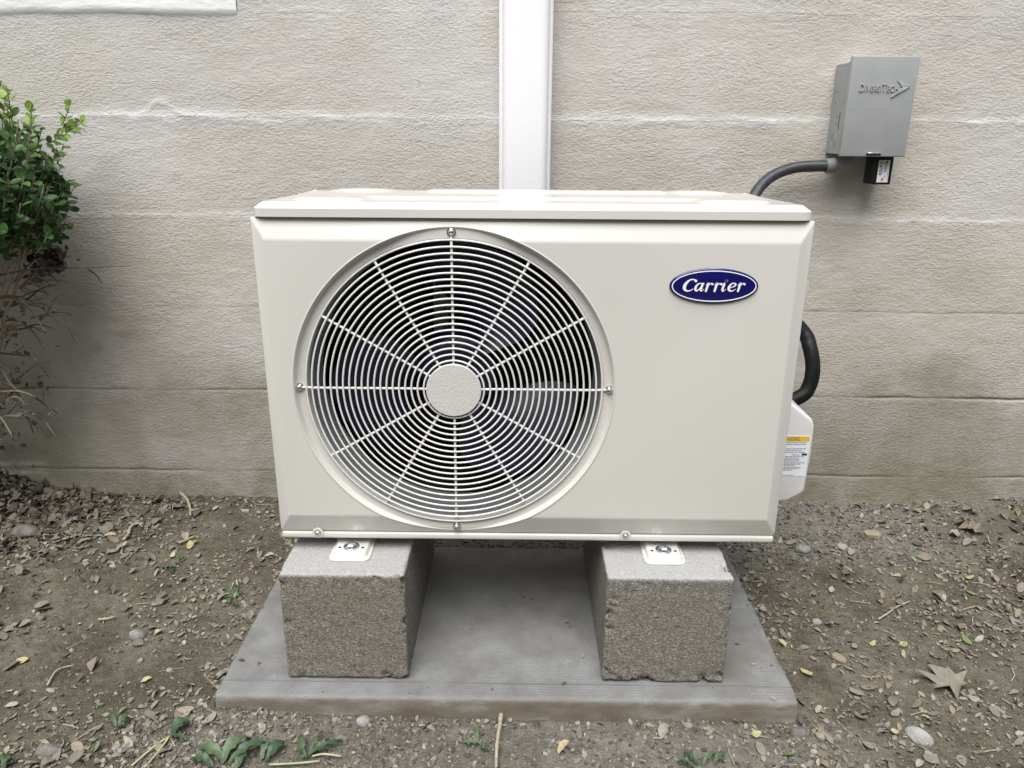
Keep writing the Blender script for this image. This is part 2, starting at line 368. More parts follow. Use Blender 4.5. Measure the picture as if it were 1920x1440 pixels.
c = b.ramp(oi, [(0.0, (0.07, 0.063, 0.05)), (0.4, (0.135, 0.122, 0.10)), (0.75, (0.20, 0.187, 0.162)), (1.0, (0.33, 0.315, 0.285))])
c = b.mix(0.7, c, b.ramp(b.noise(300, 4), [(0.3, 0.65), (0.7, 1.3)]), 'MULTIPLY'); b.bump(b.noise(500, 3), 0.0008)
M['gravel'] = b.set(c, 0.9)
b = NB('gravel_slate'); oi = b.attr('tone')
c = b.ramp(oi, [(0.0, (0.065, 0.061, 0.053)), (0.5, (0.12, 0.114, 0.101)), (1.0, (0.22, 0.212, 0.192))])
c = b.mix(0.7, c, b.ramp(b.noise(300, 4), [(0.3, 0.65), (0.7, 1.3)]), 'MULTIPLY'); b.bump(b.noise(500, 3), 0.0008)
M['gravel2'] = b.set(c, 0.9)
def stonemat(name, c0, c1):
    b = NB(name); c = b.ramp(b.noise(60, 6, 0.65), [(0.32, c0), (0.68, c1)])
    c = b.mix(0.6, c, b.ramp(b.noise(500, 3), [(0.3, 0.7), (0.7, 1.25)]), 'MULTIPLY')
    n1 = b.bump(b.noise(90, 5, 0.65), 0.004, 0.7); b.bump(b.noise(600, 3), 0.0008, 0.8, n1); return b.set(c, 0.85)
M['stone_white'] = stonemat('pale_stone', (0.231, 0.224, 0.211), (0.381, 0.374, 0.360))
M['stone_grey'] = stonemat('grey_stone', (0.135, 0.135, 0.124), (0.270, 0.270, 0.255))
M['stone_tan'] = stonemat('tan_stone', (0.192, 0.160, 0.112), (0.320, 0.280, 0.216))
M['stone_dark'] = stonemat('dark_clod', (0.085, 0.08, 0.075), (0.20, 0.185, 0.165))

# ------------------------------------------------------------------ ground
WY = 0.6237
PX0, PX1, PY0, PY1 = -0.4895, 0.4262, -0.1016, 0.3564
def gbase(x, y):
    x = np.asarray(x, float); y = np.asarray(y, float)
    z = -0.036 + 0*x
    z = z + sst(0.10, 0.62, y)*np.where(x < 0, 0.012, 0.014) + 0.018*sst(0.85, 1.25, x)*sst(0.2, 0.62, y)
    z = z + 0.072*np.exp(-(((x+1.36)/0.20)**2 + ((y-0.66)/0.20)**2))
    z = z + 0.013*np.exp(-(((x+0.50)/0.10)**2 + ((y+0.06)/0.16)**2))      # soil heaped against the pad's left side
    z = z + 0.008*np.exp(-(((x+0.42)/0.08)**2 + ((y+0.135)/0.03)**2))
    z = z + 0.004*fbm(x*5, y*5, 3, 3)*np.clip(1.6-np.abs(x)*0.3, 0, 1)
    return z
def gdetail(x, y):
    x = np.asarray(x, float); y = np.asarray(y, float)
    d = 0.0038*fbm(x*28, y*28, 11, 4, 0.55) + 0.0016*np.abs(fbm(x*120, y*120, 21, 2))
    near = (np.abs(x) < 2.5) & (y > -1.2)
    d = np.where(near, d, 0.3*d)
    inpad = (x > PX0-0.002) & (x < PX1+0.002) & (y > PY0-0.002) & (y < PY1+0.002)
    return d, inpad
def gz(x, y):
    d, p = gdetail(x, y); z = gbase(x, y)+d
    return np.where(p, np.minimum(z, -0.040), z)
def axis_(lo, hi, st, far, k=1.35, far_lo=None):
    a = list(np.arange(lo, hi+1e-9, st)); s = st
    x = a[-1]
    while x < far: s *= k; x += s; a.append(x)
    s = st; x = a[0]; pre = []
    fl = far if far_lo is None else far_lo
    while x > -fl: s *= k; x -= s; pre.append(x)
    return np.array(pre[::-1]+a)
gx = axis_(-1.42, 1.34, 0.0042, 70); gy = axis_(-0.36, 0.64, 0.0042, 70)
X, Y = np.meshgrid(gx, gy); Z = gz(X.ravel(), Y.ravel())
def greyness(x, y):
    g = sst(-0.09, -0.125, y)*sst(-0.60, -0.40, x)*sst(0.62, 0.40, x)*(0.6+0.6*fbm(x*9, y*9, 5, 3))
    g = np.maximum(g, sst(0.30, 0.42, y)*sst(-0.55, -0.3, x)*sst(1.15, 0.75, x)*0.9)
    g = np.maximum(g, 0.55*sst(0.45, 0.60, y)*sst(0.3, 0.6, x))
    return np.clip(g, 0, 1)
ground = mk('ground', np.stack([X.ravel(), Y.ravel(), Z], 1), grid_faces(len(gx), len(gy)), M['soil'], smooth=True,
            attrs={'grey': greyness(X.ravel(), Y.ravel())}, origin=(0, 0, 0))
tag(ground, 'bare brown soil ground strewn with leaves', kind='structure')
def G(u, v, z0=-0.035):
    p = atz(u, v, z0)
    for _ in range(3): p = atz(u, v, float(gz(p.x, p.y)))
    return p

# ------------------------------------------------------------------ house wall
wall = thing('house_wall', (0, WY, -0.2), 'beige painted stucco block wall with weathered horizontal joints behind the unit', 'wall')
ZC = 0.0499; CH = 0.2032
joints = [ZC+CH*k for k in range(-1, 16)]          # joints[1] = first joint above the soil
def jy(k, x): return joints[k] + 0.0060*fbm(x*2.3+k*9, 0*x+k, 40+k, 3) + 0.0026*fbm(x*15, 0*x, 60+k, 3)
xs_f = axis_(-1.42, 1.36, 0.005, 6.0, 1.5)
def course(k, coarse=False, x_lo=None, name='block_course', mat=None):
    xs = xs_f if not coarse else np.linspace(-6, 6, 60)
    if x_lo is not None: xs = np.concatenate([[x_lo], xs[xs > x_lo+0.003]])
    nz = 52 if not coarse else 6
    lo, hi = jy(k, xs), jy(k+1, xs); gap = 0.00025
    t = np.linspace(0, 1, nz)
    if not coarse: t = 0.5-0.5*np.cos(np.pi*t); t = 0.6*t+0.4*np.linspace(0, 1, nz)
    XX = np.tile(xs, (nz, 1)); ZZ = (lo+gap)[None, :]*(1-t)[:, None] + (hi-gap)[None, :]*t[:, None]
    dz0 = ZZ-lo[None, :]; dz1 = hi[None, :]-ZZ
    sm = 0*XX; ck = 0*XX; YY = 0*XX
    for kk, dd in ((k, dz0), (k+1, dz1)):
        if kk in (2, 3, 1):                                  # lower joints: recessed and dirty
            a = {1: 0.55, 2: 0.85, 3: 0.22}[kk]*(0.05+1.0*sst(-0.25, 0.45, fbm(XX*4.2, XX*0, 70+kk, 4)))
            YY += a*0.0034*np.exp(-(dd/0.0032)**2); ck = np.maximum(ck, a*np.exp(-(dd/0.0024)**2))
            if kk == 1: sm = np.maximum(sm, 0.5*np.exp(-((dd-0.012)/0.006)**2)*sst(0.0, 0.4, fbm(XX*3, 0*XX, 81, 3))*sst(-0.6, -0.9, XX))
        else:                                                # upper joints: filled and smeared pale
            a = (0.55+0.6*sst(-0.3, 0.3, fbm(XX*1.9, XX*0, 90+kk, 3)))
            wd = 0.0100*(1+0.6*fbm(XX*7, XX*0, 95+kk, 2)); a = a*(0.25 if kk == 6 else 1.0)*(0.7+0.5*fbm(XX*16, dd*90, 97+kk, 3))
            YY += -a*0.0014*np.exp(-(dd/wd)**2) ; sm = np.maximum(sm, 0.9*np.clip(a, 0, 1)*np.exp(-(dd/wd)**2))
    if k in (4, 5):                                          # a trowel smear running up off the joint
        z0 = joints[5]; xx = XX+0.775; d2 = np.exp(-((ZZ-(z0+0.004+0.028*np.exp(-(xx/0.03)**2)))/0.007)**2)*sst(-0.06, -0.01, xx)*sst(0.16, 0.05, xx)
        sm = np.maximum(sm, 0.7*d2); YY += -0.0015*d2
    YY += 0.0022*fbm(XX*4, ZZ*6, 7, 3) + 0.0004*fbm(XX*26, ZZ*60, 8, 3) + 0.0004*fbm(XX*90, ZZ*150, 9, 2)
    YY = YY+WY
    nx = len(xs)
    V = np.stack([XX.ravel(), YY.ravel(), ZZ.ravel()], 1); F = grid_faces(nx, nz).tolist()
    # close to a block: back and edges
    o = len(V); Vb = np.array([(xs[0], WY+0.19, lo[0]+gap), (xs[-1], WY+0.19, lo[-1]+gap), (xs[-1], WY+0.19, hi[-1]-gap), (xs[0], WY+0.19, hi[0]-gap)])
    F += [[o, o+3, o+2, o+1], list(range(nx-1, -1, -1))+[o, o+1], list(range((nz-1)*nx, nz*nx))+[o+2, o+3],
          [o, *[j*nx for j in range(nz)], o+3], [o+1, o+2, *[j*nx+nx-1 for j in range(nz-1, -1, -1)]]]
    V = np.concatenate([V, Vb]); z4 = np.zeros(4)
    ob = mk(name, V, F, mat or M['wall'], wall, smooth=True, sharp=60, attrs={'smear': np.concatenate([sm.ravel(), z4]), 'crack': np.concatenate([ck.ravel(), z4])})
    return ob
for k in range(0, 6): course(k)
SX = -0.593
course(6, x_lo=SX+0.002)
for k in range(7, 16): course(k, coarse=True)
# joint bed set back behind the course faces
from_bm('joint_mortar', box_bm(-5.9, 5.9, WY+0.006, WY+0.18, -0.15, joints[16]-0.01), M['wall'], wall)
# white painted sill at the top left
xs = np.linspace(-4.0, SX, 260); prof = []
nzs = 26; V = []
for j in range(nzs):
    t = j/(nzs-1); zb = jy(6, xs)-0.009; z = zb + t*0.19
    yy = WY+0.002 - 0.0055*np.sqrt(np.clip(1-(1-np.clip(t*0.19/0.010, 0, 1))**2, 0, 1)) + 0.0012*fbm(xs*9, z*30, 101, 3) + 0.002*sst(0.0, 0.006, SX-xs)*-1
    V.append(np.stack([xs, yy, z], 1))
V = np.concatenate(V); nx = len(xs); F = grid_faces(nx, nzs).tolist(); o = len(V)
V = np.concatenate([V, [(xs[0], WY+0.15, jy(6, xs[:1])[0]-0.009), (xs[-1], WY+0.15, jy(6, xs[-1:])[0]-0.009), (xs[-1], WY+0.15, jy(6, xs[-1:])[0]+0.181), (xs[0], WY+0.15, jy(6, xs[:1])[0]+0.181)]])
F += [[o, o+3, o+2, o+1], list(range(nx-1, -1, -1))+[o, o+1], list(range((nzs-1)*nx, nzs*nx))+[o+2, o+3], [o, *[j*nx for j in range(nzs)], o+3], [o+1, o+2, *[j*nx+nx-1 for j in range(nzs-1, -1, -1)]]]
tag(mk('window_sill', V, F, M['sill'], wall, smooth=True, sharp=50), 'smooth white painted sill band')

# ------------------------------------------------------------------ unseen house added behind the camera to block low sky light
nh = thing('sky_blocker_house', (0, -7.0, -0.05), 'unseen sided house added behind the camera to block low sky light', 'house')
HY = -4.0
from_bm('wall', box_bm(-16, 16, HY-6, HY-0.02, -0.1, 2.75), simple('blocker_sheathing', (0.42, 0.38, 0.32), 0.8), nh)
sid = simple('blocker_siding', (0.26, 0.235, 0.20), 0.7, var=0.05, sc_=4)
for k in range(14):
    z = -0.05+k*0.2; from_bm('siding_board', prism_bm([(HY-0.019, z), (HY+0.012, z), (HY-0.004, z+0.205), (HY-0.019, z+0.205)], -16.02, 16.02, axis='X'), sid, nh)
gl = simple('blocker_glass', (0.05, 0.06, 0.07), 0.08); fr = simple('blocker_trim', (0.78, 0.78, 0.76), 0.5)
for xw in (-9.0, -5.0, -1.6, 3.6, 8.4):
    for zw in (1.0,):
        wf = from_bm('window', box_bm(xw-0.55, xw+0.55, HY-0.01, HY+0.05, zw-0.07, zw+1.3, 0.01, 1), fr, nh)
        for zz_ in (zw, zw+0.64): from_bm('pane', box_bm(xw-0.47, xw+0.47, HY+0.04, HY+0.054, zz_, zz_+0.58), gl, wf)
from_bm('roof', prism_bm([(HY+0.5, 2.60), (HY+0.5, 2.75), (HY-3.0, 4.2), (HY-6.5, 2.75), (HY-6.5, 2.60)], -16.4, 16.4, axis='X'), simple('blocker_shingle', (0.10, 0.095, 0.09), 0.9, var=0.3, sc_=20), nh)

# ------------------------------------------------------------------ pad and blocks
def displaced_box(name, x0, x1, y0, y1, z0, z1, st, rough, edge, seed, mat, parent=None, attrs_fn=None, chip=0.0):
    nx, ny, nz = [max(2, int(round(d/st))+1) for d in (x1-x0, y1-y0, z1-z0)]
    bm_v, idx, F = [], {}, []
    def vid(i, j, k):
        q = (i, j, k)
        if q not in idx: idx[q] = len(bm_v); bm_v.append(q)
        return idx[q]
    for i in range(nx-1):
        for j in range(ny-1):
            for k, fl in ((0, 1), (nz-1, 0)):
                q = [vid(i, j, k), vid(i+1, j, k), vid(i+1, j+1, k), vid(i, j+1, k)]; F.append(q[::-1] if fl else q)
    for i in range(nx-1):
        for k in range(nz-1):
            for j, fl in ((0, 0), (ny-1, 1)):
                q = [vid(i, j, k), vid(i+1, j, k), vid(i+1, j, k+1), vid(i, j, k+1)]; F.append(q[::-1] if fl else q)
    for j in range(ny-1):
        for k in range(nz-1):
            for i, fl in ((0, 1), (nx-1, 0)):
                q = [vid(i, j, k), vid(i, j+1, k), vid(i, j+1, k+1), vid(i, j, k+1)]; F.append(q[::-1] if fl else q)
    Q = np.array(bm_v, float); dim = np.array([nx-1, ny-1, nz-1]); U = Q/dim
    lo = np.array([x0, y0, z0]); hi = np.array([x1, y1, z1]); P = lo+U*(hi-lo)
    c = (lo+hi)/2; hs = (hi-lo)/2; d = hs-np.abs(P-c)                 # distance from each face pair
    ds = np.sort(d, axis=1); e2 = ds[:, 1]                           # second smallest: distance to the nearest edge
    s = np.sign(P-c)
    # pull edges in: rounding plus chips
    n1 = fbm(P[:, 0]*45+P[:, 2]*31, P[:, 1]*45+P[:, 2]*37, seed, 4, 0.6)
    pull = edge*np.exp(-(e2/(edge*1.2))**2)*(0.8+0.8*np.clip(n1, -1, 1)) + chip*np.exp(-(e2/(chip*1.3+1e-6))**2)*sst(0.18, 0.5, n1)
    for a in range(3):
        w_ = np.exp(-(d[:, a]/(edge*1.5))**2); P[:, a] -= s[:, a]*pull*w_
    n2 = fbm(P[:, 0]*120+P[:, 2]*77, P[:, 1]*120+P[:, 2]*91, seed+5, 3, 0.6)
    for a in range(3): P[:, a] += s[:, a]*rough*n2*(d[:, a] < 1e-9)
    at_ = {'topface': np.exp(-(d[:, 2]/0.004)**2)*(s[:, 2] > 0), 'chip': np.exp(-(e2/0.006)**2)*sst(0.1, 0.4, n1)*(s[:, 2] > 0)*np.exp(-(d[:, 2]/0.006)**2)}
    return mk(name, P, F, mat, parent, smooth=True, attrs=at_)
pad = displaced_box('concrete_pad', PX0, PX1, PY0, PY1, -0.052, 0.0, 0.0055, 0.0004, 0.0014, 5, M['pad'], chip=0.0025)
tag(pad, 'flat grey concrete equipment pad lying on the soil under the two blocks', 'pad')
XL, XR, BY, BL, BW, BH = -0.2865, 0.2199, -0.0604, 0.397, 0.0973, 0.194
bl = displaced_box('concrete_block', XL-BW, XL+BW, BY, BY+BL, 0.0012, BH, 0.0032, 0.0009, 0.0020, 31, M['blockA'], chip=0.009)
tag(bl, 'tan-grey concrete block under the fan end of the unit', 'concrete block', 'concrete blocks carrying the unit')
br = displaced_box('concrete_block', XR-BW, XR+BW, BY, BY+BL, 0.0012, BH, 0.0032, 0.0009, 0.0020, 53, M['blockB'], chip=0.010)
tag(br, 'plain grey concrete block under the unit below the blue badge', 'concrete block', 'concrete blocks carrying the unit')

# ------------------------------------------------------------------ the outdoor unit
unit = thing('air_conditioner', (0, 0.17, 0.1945), 'off-white outdoor air conditioner unit with round fan grille on two blocks', 'air conditioner')
FX, FZ = -0.1128, 0.4735
OX, OZ0, OZ1, OY = 0.3968, 0.2280, 0.7241, 0.013
IX, IZ0, IZ1 = 0.3762, 0.262, 0.6945
def panel_depth(x, z): return OY*max(0.0, (abs(x)-IX)/(OX-IX), (z-IZ1)/(OZ1-IZ1), (IZ0-z)/(IZ0-OZ0))
bm = bmesh.new()
A = [bm.verts.new(p) for p in ((-IX, 0, IZ0), (IX, 0, IZ0), (IX, 0, IZ1), (-IX, 0, IZ1))]
B = [bm.verts.new(p) for p in ((-OX, OY, OZ0), (OX, OY, OZ0), (OX, OY, OZ1), (-OX, OY, OZ1))]
C = [bm.verts.new((v.co.x, 0.05, v.co.z)) for v in B]
bm.faces.new(A); bm.faces.new(C[::-1])
for i in range(4):
    j = (i+1) % 4; bm.faces.new((A[j], A[i], B[i], B[j])); bm.faces.new((B[j], B[i], C[i], C[j]))
bmesh.ops.recalc_face_normals(bm, faces=bm.faces); bevelled(bm, 0.0022, 3, 12)
fp = from_bm('front_panel', bm, M['paint'], unit)
RC = 0.2408
cv, cf = lathe([(RC, -0.1), (RC, 0.2)], (FX, 0, FZ), n=160, close=True)
cut = fix_normals(mk('cutter', cv, cf, M['paint']))
md = fp.modifiers.new('hole', 'BOOLEAN'); md.operation = 'DIFFERENCE'; md.solver = 'EXACT'; md.object = cut
bpy.context.view_layer.update()
dg = bpy.context.evaluated_depsgraph_get(); nm = bpy.data.meshes.new_from_object(fp.evaluated_get(dg))
fp.modifiers.clear(); fp.data = nm; bpy.data.objects.remove(cut)
nm.polygons.foreach_set('use_smooth', [True]*len(nm.polygons)); nm.set_sharp_from_angle(angle=R_(11))
# fan surround: lip, flat ring and orifice, following the panel's chamfers
prof = [(0.2408, 'p', 0.0), (0.2400, 'p', -0.0010), (0.2390, 'p', -0.0008), (0.2380, 'm', 0.30), (0.2371, 'm', 0.68), (0.2362, 'm', 0.93), (0.2352, 'm', 1.0), (0.2346, 'm', 1.0), (0.2300, 'm', 1.0), (0.2248, 'm', 1.0), (0.2243, 'm', 1.0), (0.2228, 'm', 1.10), (0.2212, 'a', 0.026)]
V, F = [], []; n = 160; AD = 0.0098
for r, kd, q in prof:
    for k in range(n):
        a = 2*math.pi*k/n; x, z = FX+r*math.cos(a), FZ+r*math.sin(a)
        pd = panel_depth(FX+RC*math.cos(a), FZ+RC*math.sin(a))
        y = pd+q if kd == 'p' else (pd*(1-q)+AD*q if kd == 'm' else q)
        V.append((x, y, z))
for i in range(len(prof)-1):
    for k in range(n): a, b2 = i*n+k, i*n+(k+1) % n; F.append([a, b2, b2+n, a+n])
ring = fix_normals(mk('fan_surround', V, F, M['paint'], unit, smooth=True))
V, F = lathe([(0.2212, 0.026), (0.2190, 0.034), (0.2165, 0.060), (0.2160, 0.095)], (FX, 0, FZ), n=128)
mk('fan_orifice', V, F, M['orifice'], unit, smooth=True)
# cabinet
DY = 0.322
for s in (-1, 1):
    x0, x1 = sorted((s*0.3948, s*0.3918))
    from_bm('side_panel', box_bm(x0, x1, 0.0505, DY, 0.2275, 0.7245, 0.0008, 1), M['paint'], unit)
from_bm('base_pan', box_bm(-0.3948, 0.3948, 0.0100, DY, 0.2161, 0.2270, 0.003, 3), M['paint'], unit, True, 40)
from_bm('condenser_coil', box_bm(-0.388, 0.388, 0.290, 0.318, 0.2285, 0.720), M['coil'], unit)
from_bm('partition', box_bm(0.125, 0.128, 0.098, 0.289, 0.2285, 0.720), M['inner'], unit)
V, F = lathe([(0.2162, 0.0955), (0.2162, 0.0965), (0.40, 0.0965)], (FX, 0, FZ), n=64)
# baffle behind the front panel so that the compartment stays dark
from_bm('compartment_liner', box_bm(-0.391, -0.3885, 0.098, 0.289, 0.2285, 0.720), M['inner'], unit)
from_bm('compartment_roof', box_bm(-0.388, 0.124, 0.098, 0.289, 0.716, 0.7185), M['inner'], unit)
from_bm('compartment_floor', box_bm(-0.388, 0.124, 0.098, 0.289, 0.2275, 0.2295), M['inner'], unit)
# lid
lx, ly0, ly1, lz = 0.3917, 0.0050, 0.334, 0.7249
def lidh(x, y):
    ex = lx-np.abs(x); ey0 = y-ly0; ey1 = ly1-y
    e = np.minimum(np.minimum(ex, ey0), ey1)
    ch = lambda e_, w_: np.clip(e_/w_, 0, 1)
    h = 0.0122 + 0.0085*np.minimum(np.minimum(ch(ex, 0.012), ch(ey0, 0.013)), ch(ey1, 0.012))*1.0 - 0.0085*np.clip(ey0/0.33, 0, 1)*ch(ex, 0.012)*ch(ey1, 0.012)
    plat = sst(0.040, 0.052, ex)*sst(0.050, 0.066, ey0+0.022*sst(0.20, 0.14, np.abs(x-0.02))*0)*sst(0.02, 0.04, ey1)
    chan = sst(0.262, 0.235, np.abs(x))*sst(0.115, 0.095, ey0)
    h = h + 0.0030*plat*(1-chan)
    h = h + 0.0028*sst(0.205, 0.198, np.abs(x-0.028))*sst(0.245, 0.255, ey0)*sst(0.02, 0.028, ey1)
    for cx in (-0.285, 0.285):
        h = h + 0.0035*np.exp(-(((x-cx)/0.050)**4))*sst(0.235, 0.26, ey0)*sst(0.012, 0.03, ey1)
    return h
ax = np.unique(np.concatenate([np.linspace(-lx, -lx+0.06, 26), np.linspace(-lx+0.06, lx-0.06, 150), np.linspace(lx-0.06, lx, 26)]))
ay = np.unique(np.concatenate([np.linspace(ly0, ly0+0.012, 10), np.linspace(ly0+0.012, ly1, 90)]))
def rcorner(x, y):                       # plan view corner rounding
    r = 0.016; cx = np.clip(np.abs(x), None, lx-r); cy = np.clip(y, ly0+r, ly1-r)
    dx, dy = np.abs(x)-cx, y-cy; L = np.maximum(np.maximum(dx, np.abs(dy)), 1e-9); D = np.sqrt(dx*dx+dy*dy)+1e-9
    k = np.where((dx > 0) & (np.abs(dy) > 0), L/D, 1.0)
    return np.sign(x)*(cx+dx*k), cy+dy*k
LX, LY = np.meshgrid(ax, ay); H = lidh(LX, LY); RX, RY = rcorner(LX, LY)
V = np.stack([RX.ravel(), RY.ravel(), lz+H.ravel()], 1); F = grid_faces(len(ax), len(ay)).tolist()
nx, ny = len(ax), len(ay)
loop = [i for i in range(nx)] + [j*nx+nx-1 for j in range(1, ny)] + [(ny-1)*nx+i for i in range(nx-2, -1, -1)] + [j*nx for j in range(ny-2, 0, -1)]
o = len(V); edge = V[loop].copy(); e1 = edge.copy(); e1[:, 2] = lz+0.0008
cc = np.array([0, (ly0+ly1)/2, 0]); dirv = edge-cc; dirv[:, 2] = 0; dirv /= np.linalg.norm(dirv, axis=1)[:, None]
e1 += dirv*0.0006; e2 = e1.copy(); e2[:, 2] = lz; e2 -= dirv*0.004
V = np.concatenate([V, e1, e2]); m = len(loop)
for i in range(m):
    j = (i+1) % m; F.append([loop[j], loop[i], o+i, o+j]); F.append([o+j, o+i, o+m+i, o+m+j])
F.append([o+m+i for i in range(m-1, -1, -1)])
fix_normals(mk('top_cover', V, F, M['paint'], unit, smooth=True, sharp=30))
from_bm('seam_gasket', box_bm(-0.388, 0.388, 0.016, 0.320, 0.7239, 0.7250), M['inner'], unit)
# fan and motor
fan = mk('fan', *lathe([(0.0, 0.078), (0.040, 0.078), (0.058, 0.086), (0.062, 0.100), (0.062, 0.165), (0.0, 0.165)], (FX, 0, FZ), n=40), M['blade'], unit, smooth=True, sharp=50)
NR, NA = 12, 16
for bi, a0 in enumerate((62, -58, 182)):
    V = []
    for side in (0, 1):
        for i in range(NR):
            t = i/(NR-1); r = 0.058+t*0.148
            half = R_(23+15*math.sin(math.pi*min(1, t*0.85))-8*t**4); sweep = R_(24*t*t)
            for j in range(NA):
                s_ = j/(NA-1)*2-1
                a = R_(a0)+sweep+half*s_
                y = 0.112+0.040*s_*(1-0.30*t)-0.012*math.cos(s_*1.4) + (0.0018 if side else 0)
                V.append((FX+r*math.cos(a), y, FZ+r*math.sin(a)))
    F = []
    for sd in (0, 1):
        for i in range(NR-1):
            for j in range(NA-1):
                a = sd*NR*NA+i*NA+j; q = [a, a+1, a+NA+1, a+NA]; F.append(q if sd else q[::-1])
    rim = [j for j in range(NA)]+[i*NA+NA-1 for i in range(1, NR)]+[(NR-1)*NA+j for j in range(NA-2, -1, -1)]+[i*NA for i in range(NR-2, 0, -1)]
    for i in range(len(rim)):
        a, b2 = rim[i], rim[(i+1) % len(rim)]; F.append([a, b2, b2+NR*NA, a+NR*NA])
    fix_normals(mk('blade', V, F, M['blade'], fan, smooth=True, sharp=50))
mb = from_bm('motor_bracket', box_bm(-0.163, -0.138, 0.205, 0.215, 0.420, 0.700, 0.001, 1), M['bracket'], unit)
from_bm('bracket_arm', box_bm(-0.137, -0.085, 0.207, 0.214, 0.585, 0.630, 0.002, 1), M['bracket'], mb)
V, F = lathe([(0.0, 0.0), (0.020, 0.0), (0.020, 0.004), (0.013, 0.004), (0.013, 0.016), (0.0, 0.016)], (-0.131, 0.188, 0.575), n=24)
mk('motor_bushing', V, F, M['bracket'], mb, smooth=True, sharp=40)
V, F = lathe([(0.0, 0.167), (0.055, 0.167), (0.055, 0.204), (0.0, 0.204)], (FX, 0, FZ), n=32); mk('motor', V, F, M['inner'], unit, smooth=True, sharp=40)
# guard
GY = 0.0035
guard = thing_g = mk('fan_guard', *lathe([(0.0, -0.0050), (0.0400, -0.0049), (0.0410, -0.0042), (0.0412, -0.0020), (0.0, 0.0)], (FX, GY, FZ), n=56), M['hubcap'], unit, smooth=True, sharp=15)
guard['label'] = 'round white wire grille with plain centre disc'
def torus(r, rad, y, n=104, k=8):
    V, F = [], []
    for i in range(n):
        a = 2*math.pi*i/n
        for j in range(k):
            p = 2*math.pi*j/k; q = r+rad*math.cos(p); V.append((FX+q*math.cos(a), y+rad*math.sin(p), FZ+q*math.sin(a)))
    for i in range(n):
        for j in range(k):
            a, b2 = i*k+j, i*k+(j+1) % k; c, d = ((i+1) % n)*k+j, ((i+1) % n)*k+(j+1) % k; F.append([a, b2, d, c])
    return V, F
def gcurve(r): return GY + (0.0085 if r > 0.215 else 0.0)*((r-0.215)/0.0085)
NRING = 20
for i in range(NRING):
    r = 0.0452 + (0.2218-0.0452)*i/(NRING-1)
    fix_normals(mk('guard_ring', *torus(r, 0.00152, GY+0.0004 if i < NRING-1 else GY+0.0032), M['wire'], guard, smooth=True))
for i in range(12):
    a = R_(90+30*i); ca, sa = math.cos(a), math.sin(a); R1 = 0.2305 if i % 3 == 0 else 0.2225
    pts = [(FX+r*ca, y, FZ+r*sa) for r, y in ((0.036, GY+0.0015), (0.06, GY+0.0034), (0.212, GY+0.0030), (0.2185, GY+0.0042), (R1, AD-0.0012))]
    mk('guard_spoke', *tube(pts, 0.0020, 8), M['wire'], guard, smooth=True, sharp=50)
def screw(cx, cy, cz, r, h, parent, mat='steel'):
    V, F = lathe([(r*1.25, 0.0), (r*1.25, -h*0.25), (r*0.98, -h*0.3), (r*0.9, -h*0.65), (r*0.62, -h*0.92), (r*0.34, -h), (r*0.30, -h*0.70), (0.0, -h*0.62)], (cx, cy, cz), n=20)
    return fix_normals(mk('screw', V, F, M[mat], parent, smooth=True, sharp=45))
for a in (90, 180, 0, 270): screw(FX+0.2325*math.cos(R_(a)), AD, FZ+0.2325*math.sin(R_(a)), 0.0052, 0.0062, unit)
# lip screws with tabs under the front
for u, v in ((596, 999.5), (1173, 1005)):
    p = at(u, v, 0.0085)
    V, F = lathe([(0.0, 0.0), (0.0088, 0.0), (0.0092, -0.0007), (0.0085, -0.0014), (0.0, -0.0014)], (p.x, 0.0100, p.z), n=24); tb = fix_normals(mk('screw_tab', V, F, M['paint'], unit, smooth=True, sharp=45))
    screw(p.x, 0.0086, p.z, 0.0042, 0.0042, tb)
# feet
for u in (-0.2825, 0.2185):
    V, F = [], []; fy = 0.012
    loops = [(0.0645, 0.084, 0.011, 0.1945), (0.0645, 0.084, 0.011, 0.1962), (0.0585, 0.078, 0.010, 0.1964), (0.0545, 0.074, 0.009, 0.1990), (0.0515, 0.071, 0.008, 0.2035), (0.0485, 0.068, 0.007, 0.2045)]
    for wd, ht, r, z in loops: V += [(u+x, fy+0.006+y, z) for x, y in rr(wd, ht, r)]
    k = 24
    for i in range(len(loops)-1):
        for j in range(k): F.append([i*k+j, i*k+(j+1) % k, (i+1)*k+(j+1) % k, (i+1)*k+j])
    F.append([(len(loops)-1)*k+j for j in range(k)]); F.append(list(range(k))[::-1])
    ft = fix_normals(mk('mounting_foot', V, F, M['paint'], unit, smooth=True, sharp=50))
    bx, by = u, 0.004
    bo = mk('anchor_bolt', *lathe([(0.0128, 0.2046), (0.0128, 0.2060), (0.0122, 0.2064), (0.0092, 0.2064)], (bx, by, 0), 'Z', 28), M['zinc'], ft, smooth=True, sharp=40)
    hv, hf = lathe([(0.0084, 0.2064), (0.0084, 0.2098), (0.0070, 0.2112), (0.0030, 0.2118), (0.0, 0.2119)], (bx, by, 0), 'Z', 6); mk('bolt_head', hv, hf, M['zinc'], ft)
    for s in (-1, 1):
        mk('slot_hole', *lathe([(0.0026, 0.2046), (0.0024, 0.2048), (0.0, 0.2048)], (bx+s*0.0185, by-0.002, 0), 'Z', 14), M['hole'], ft)
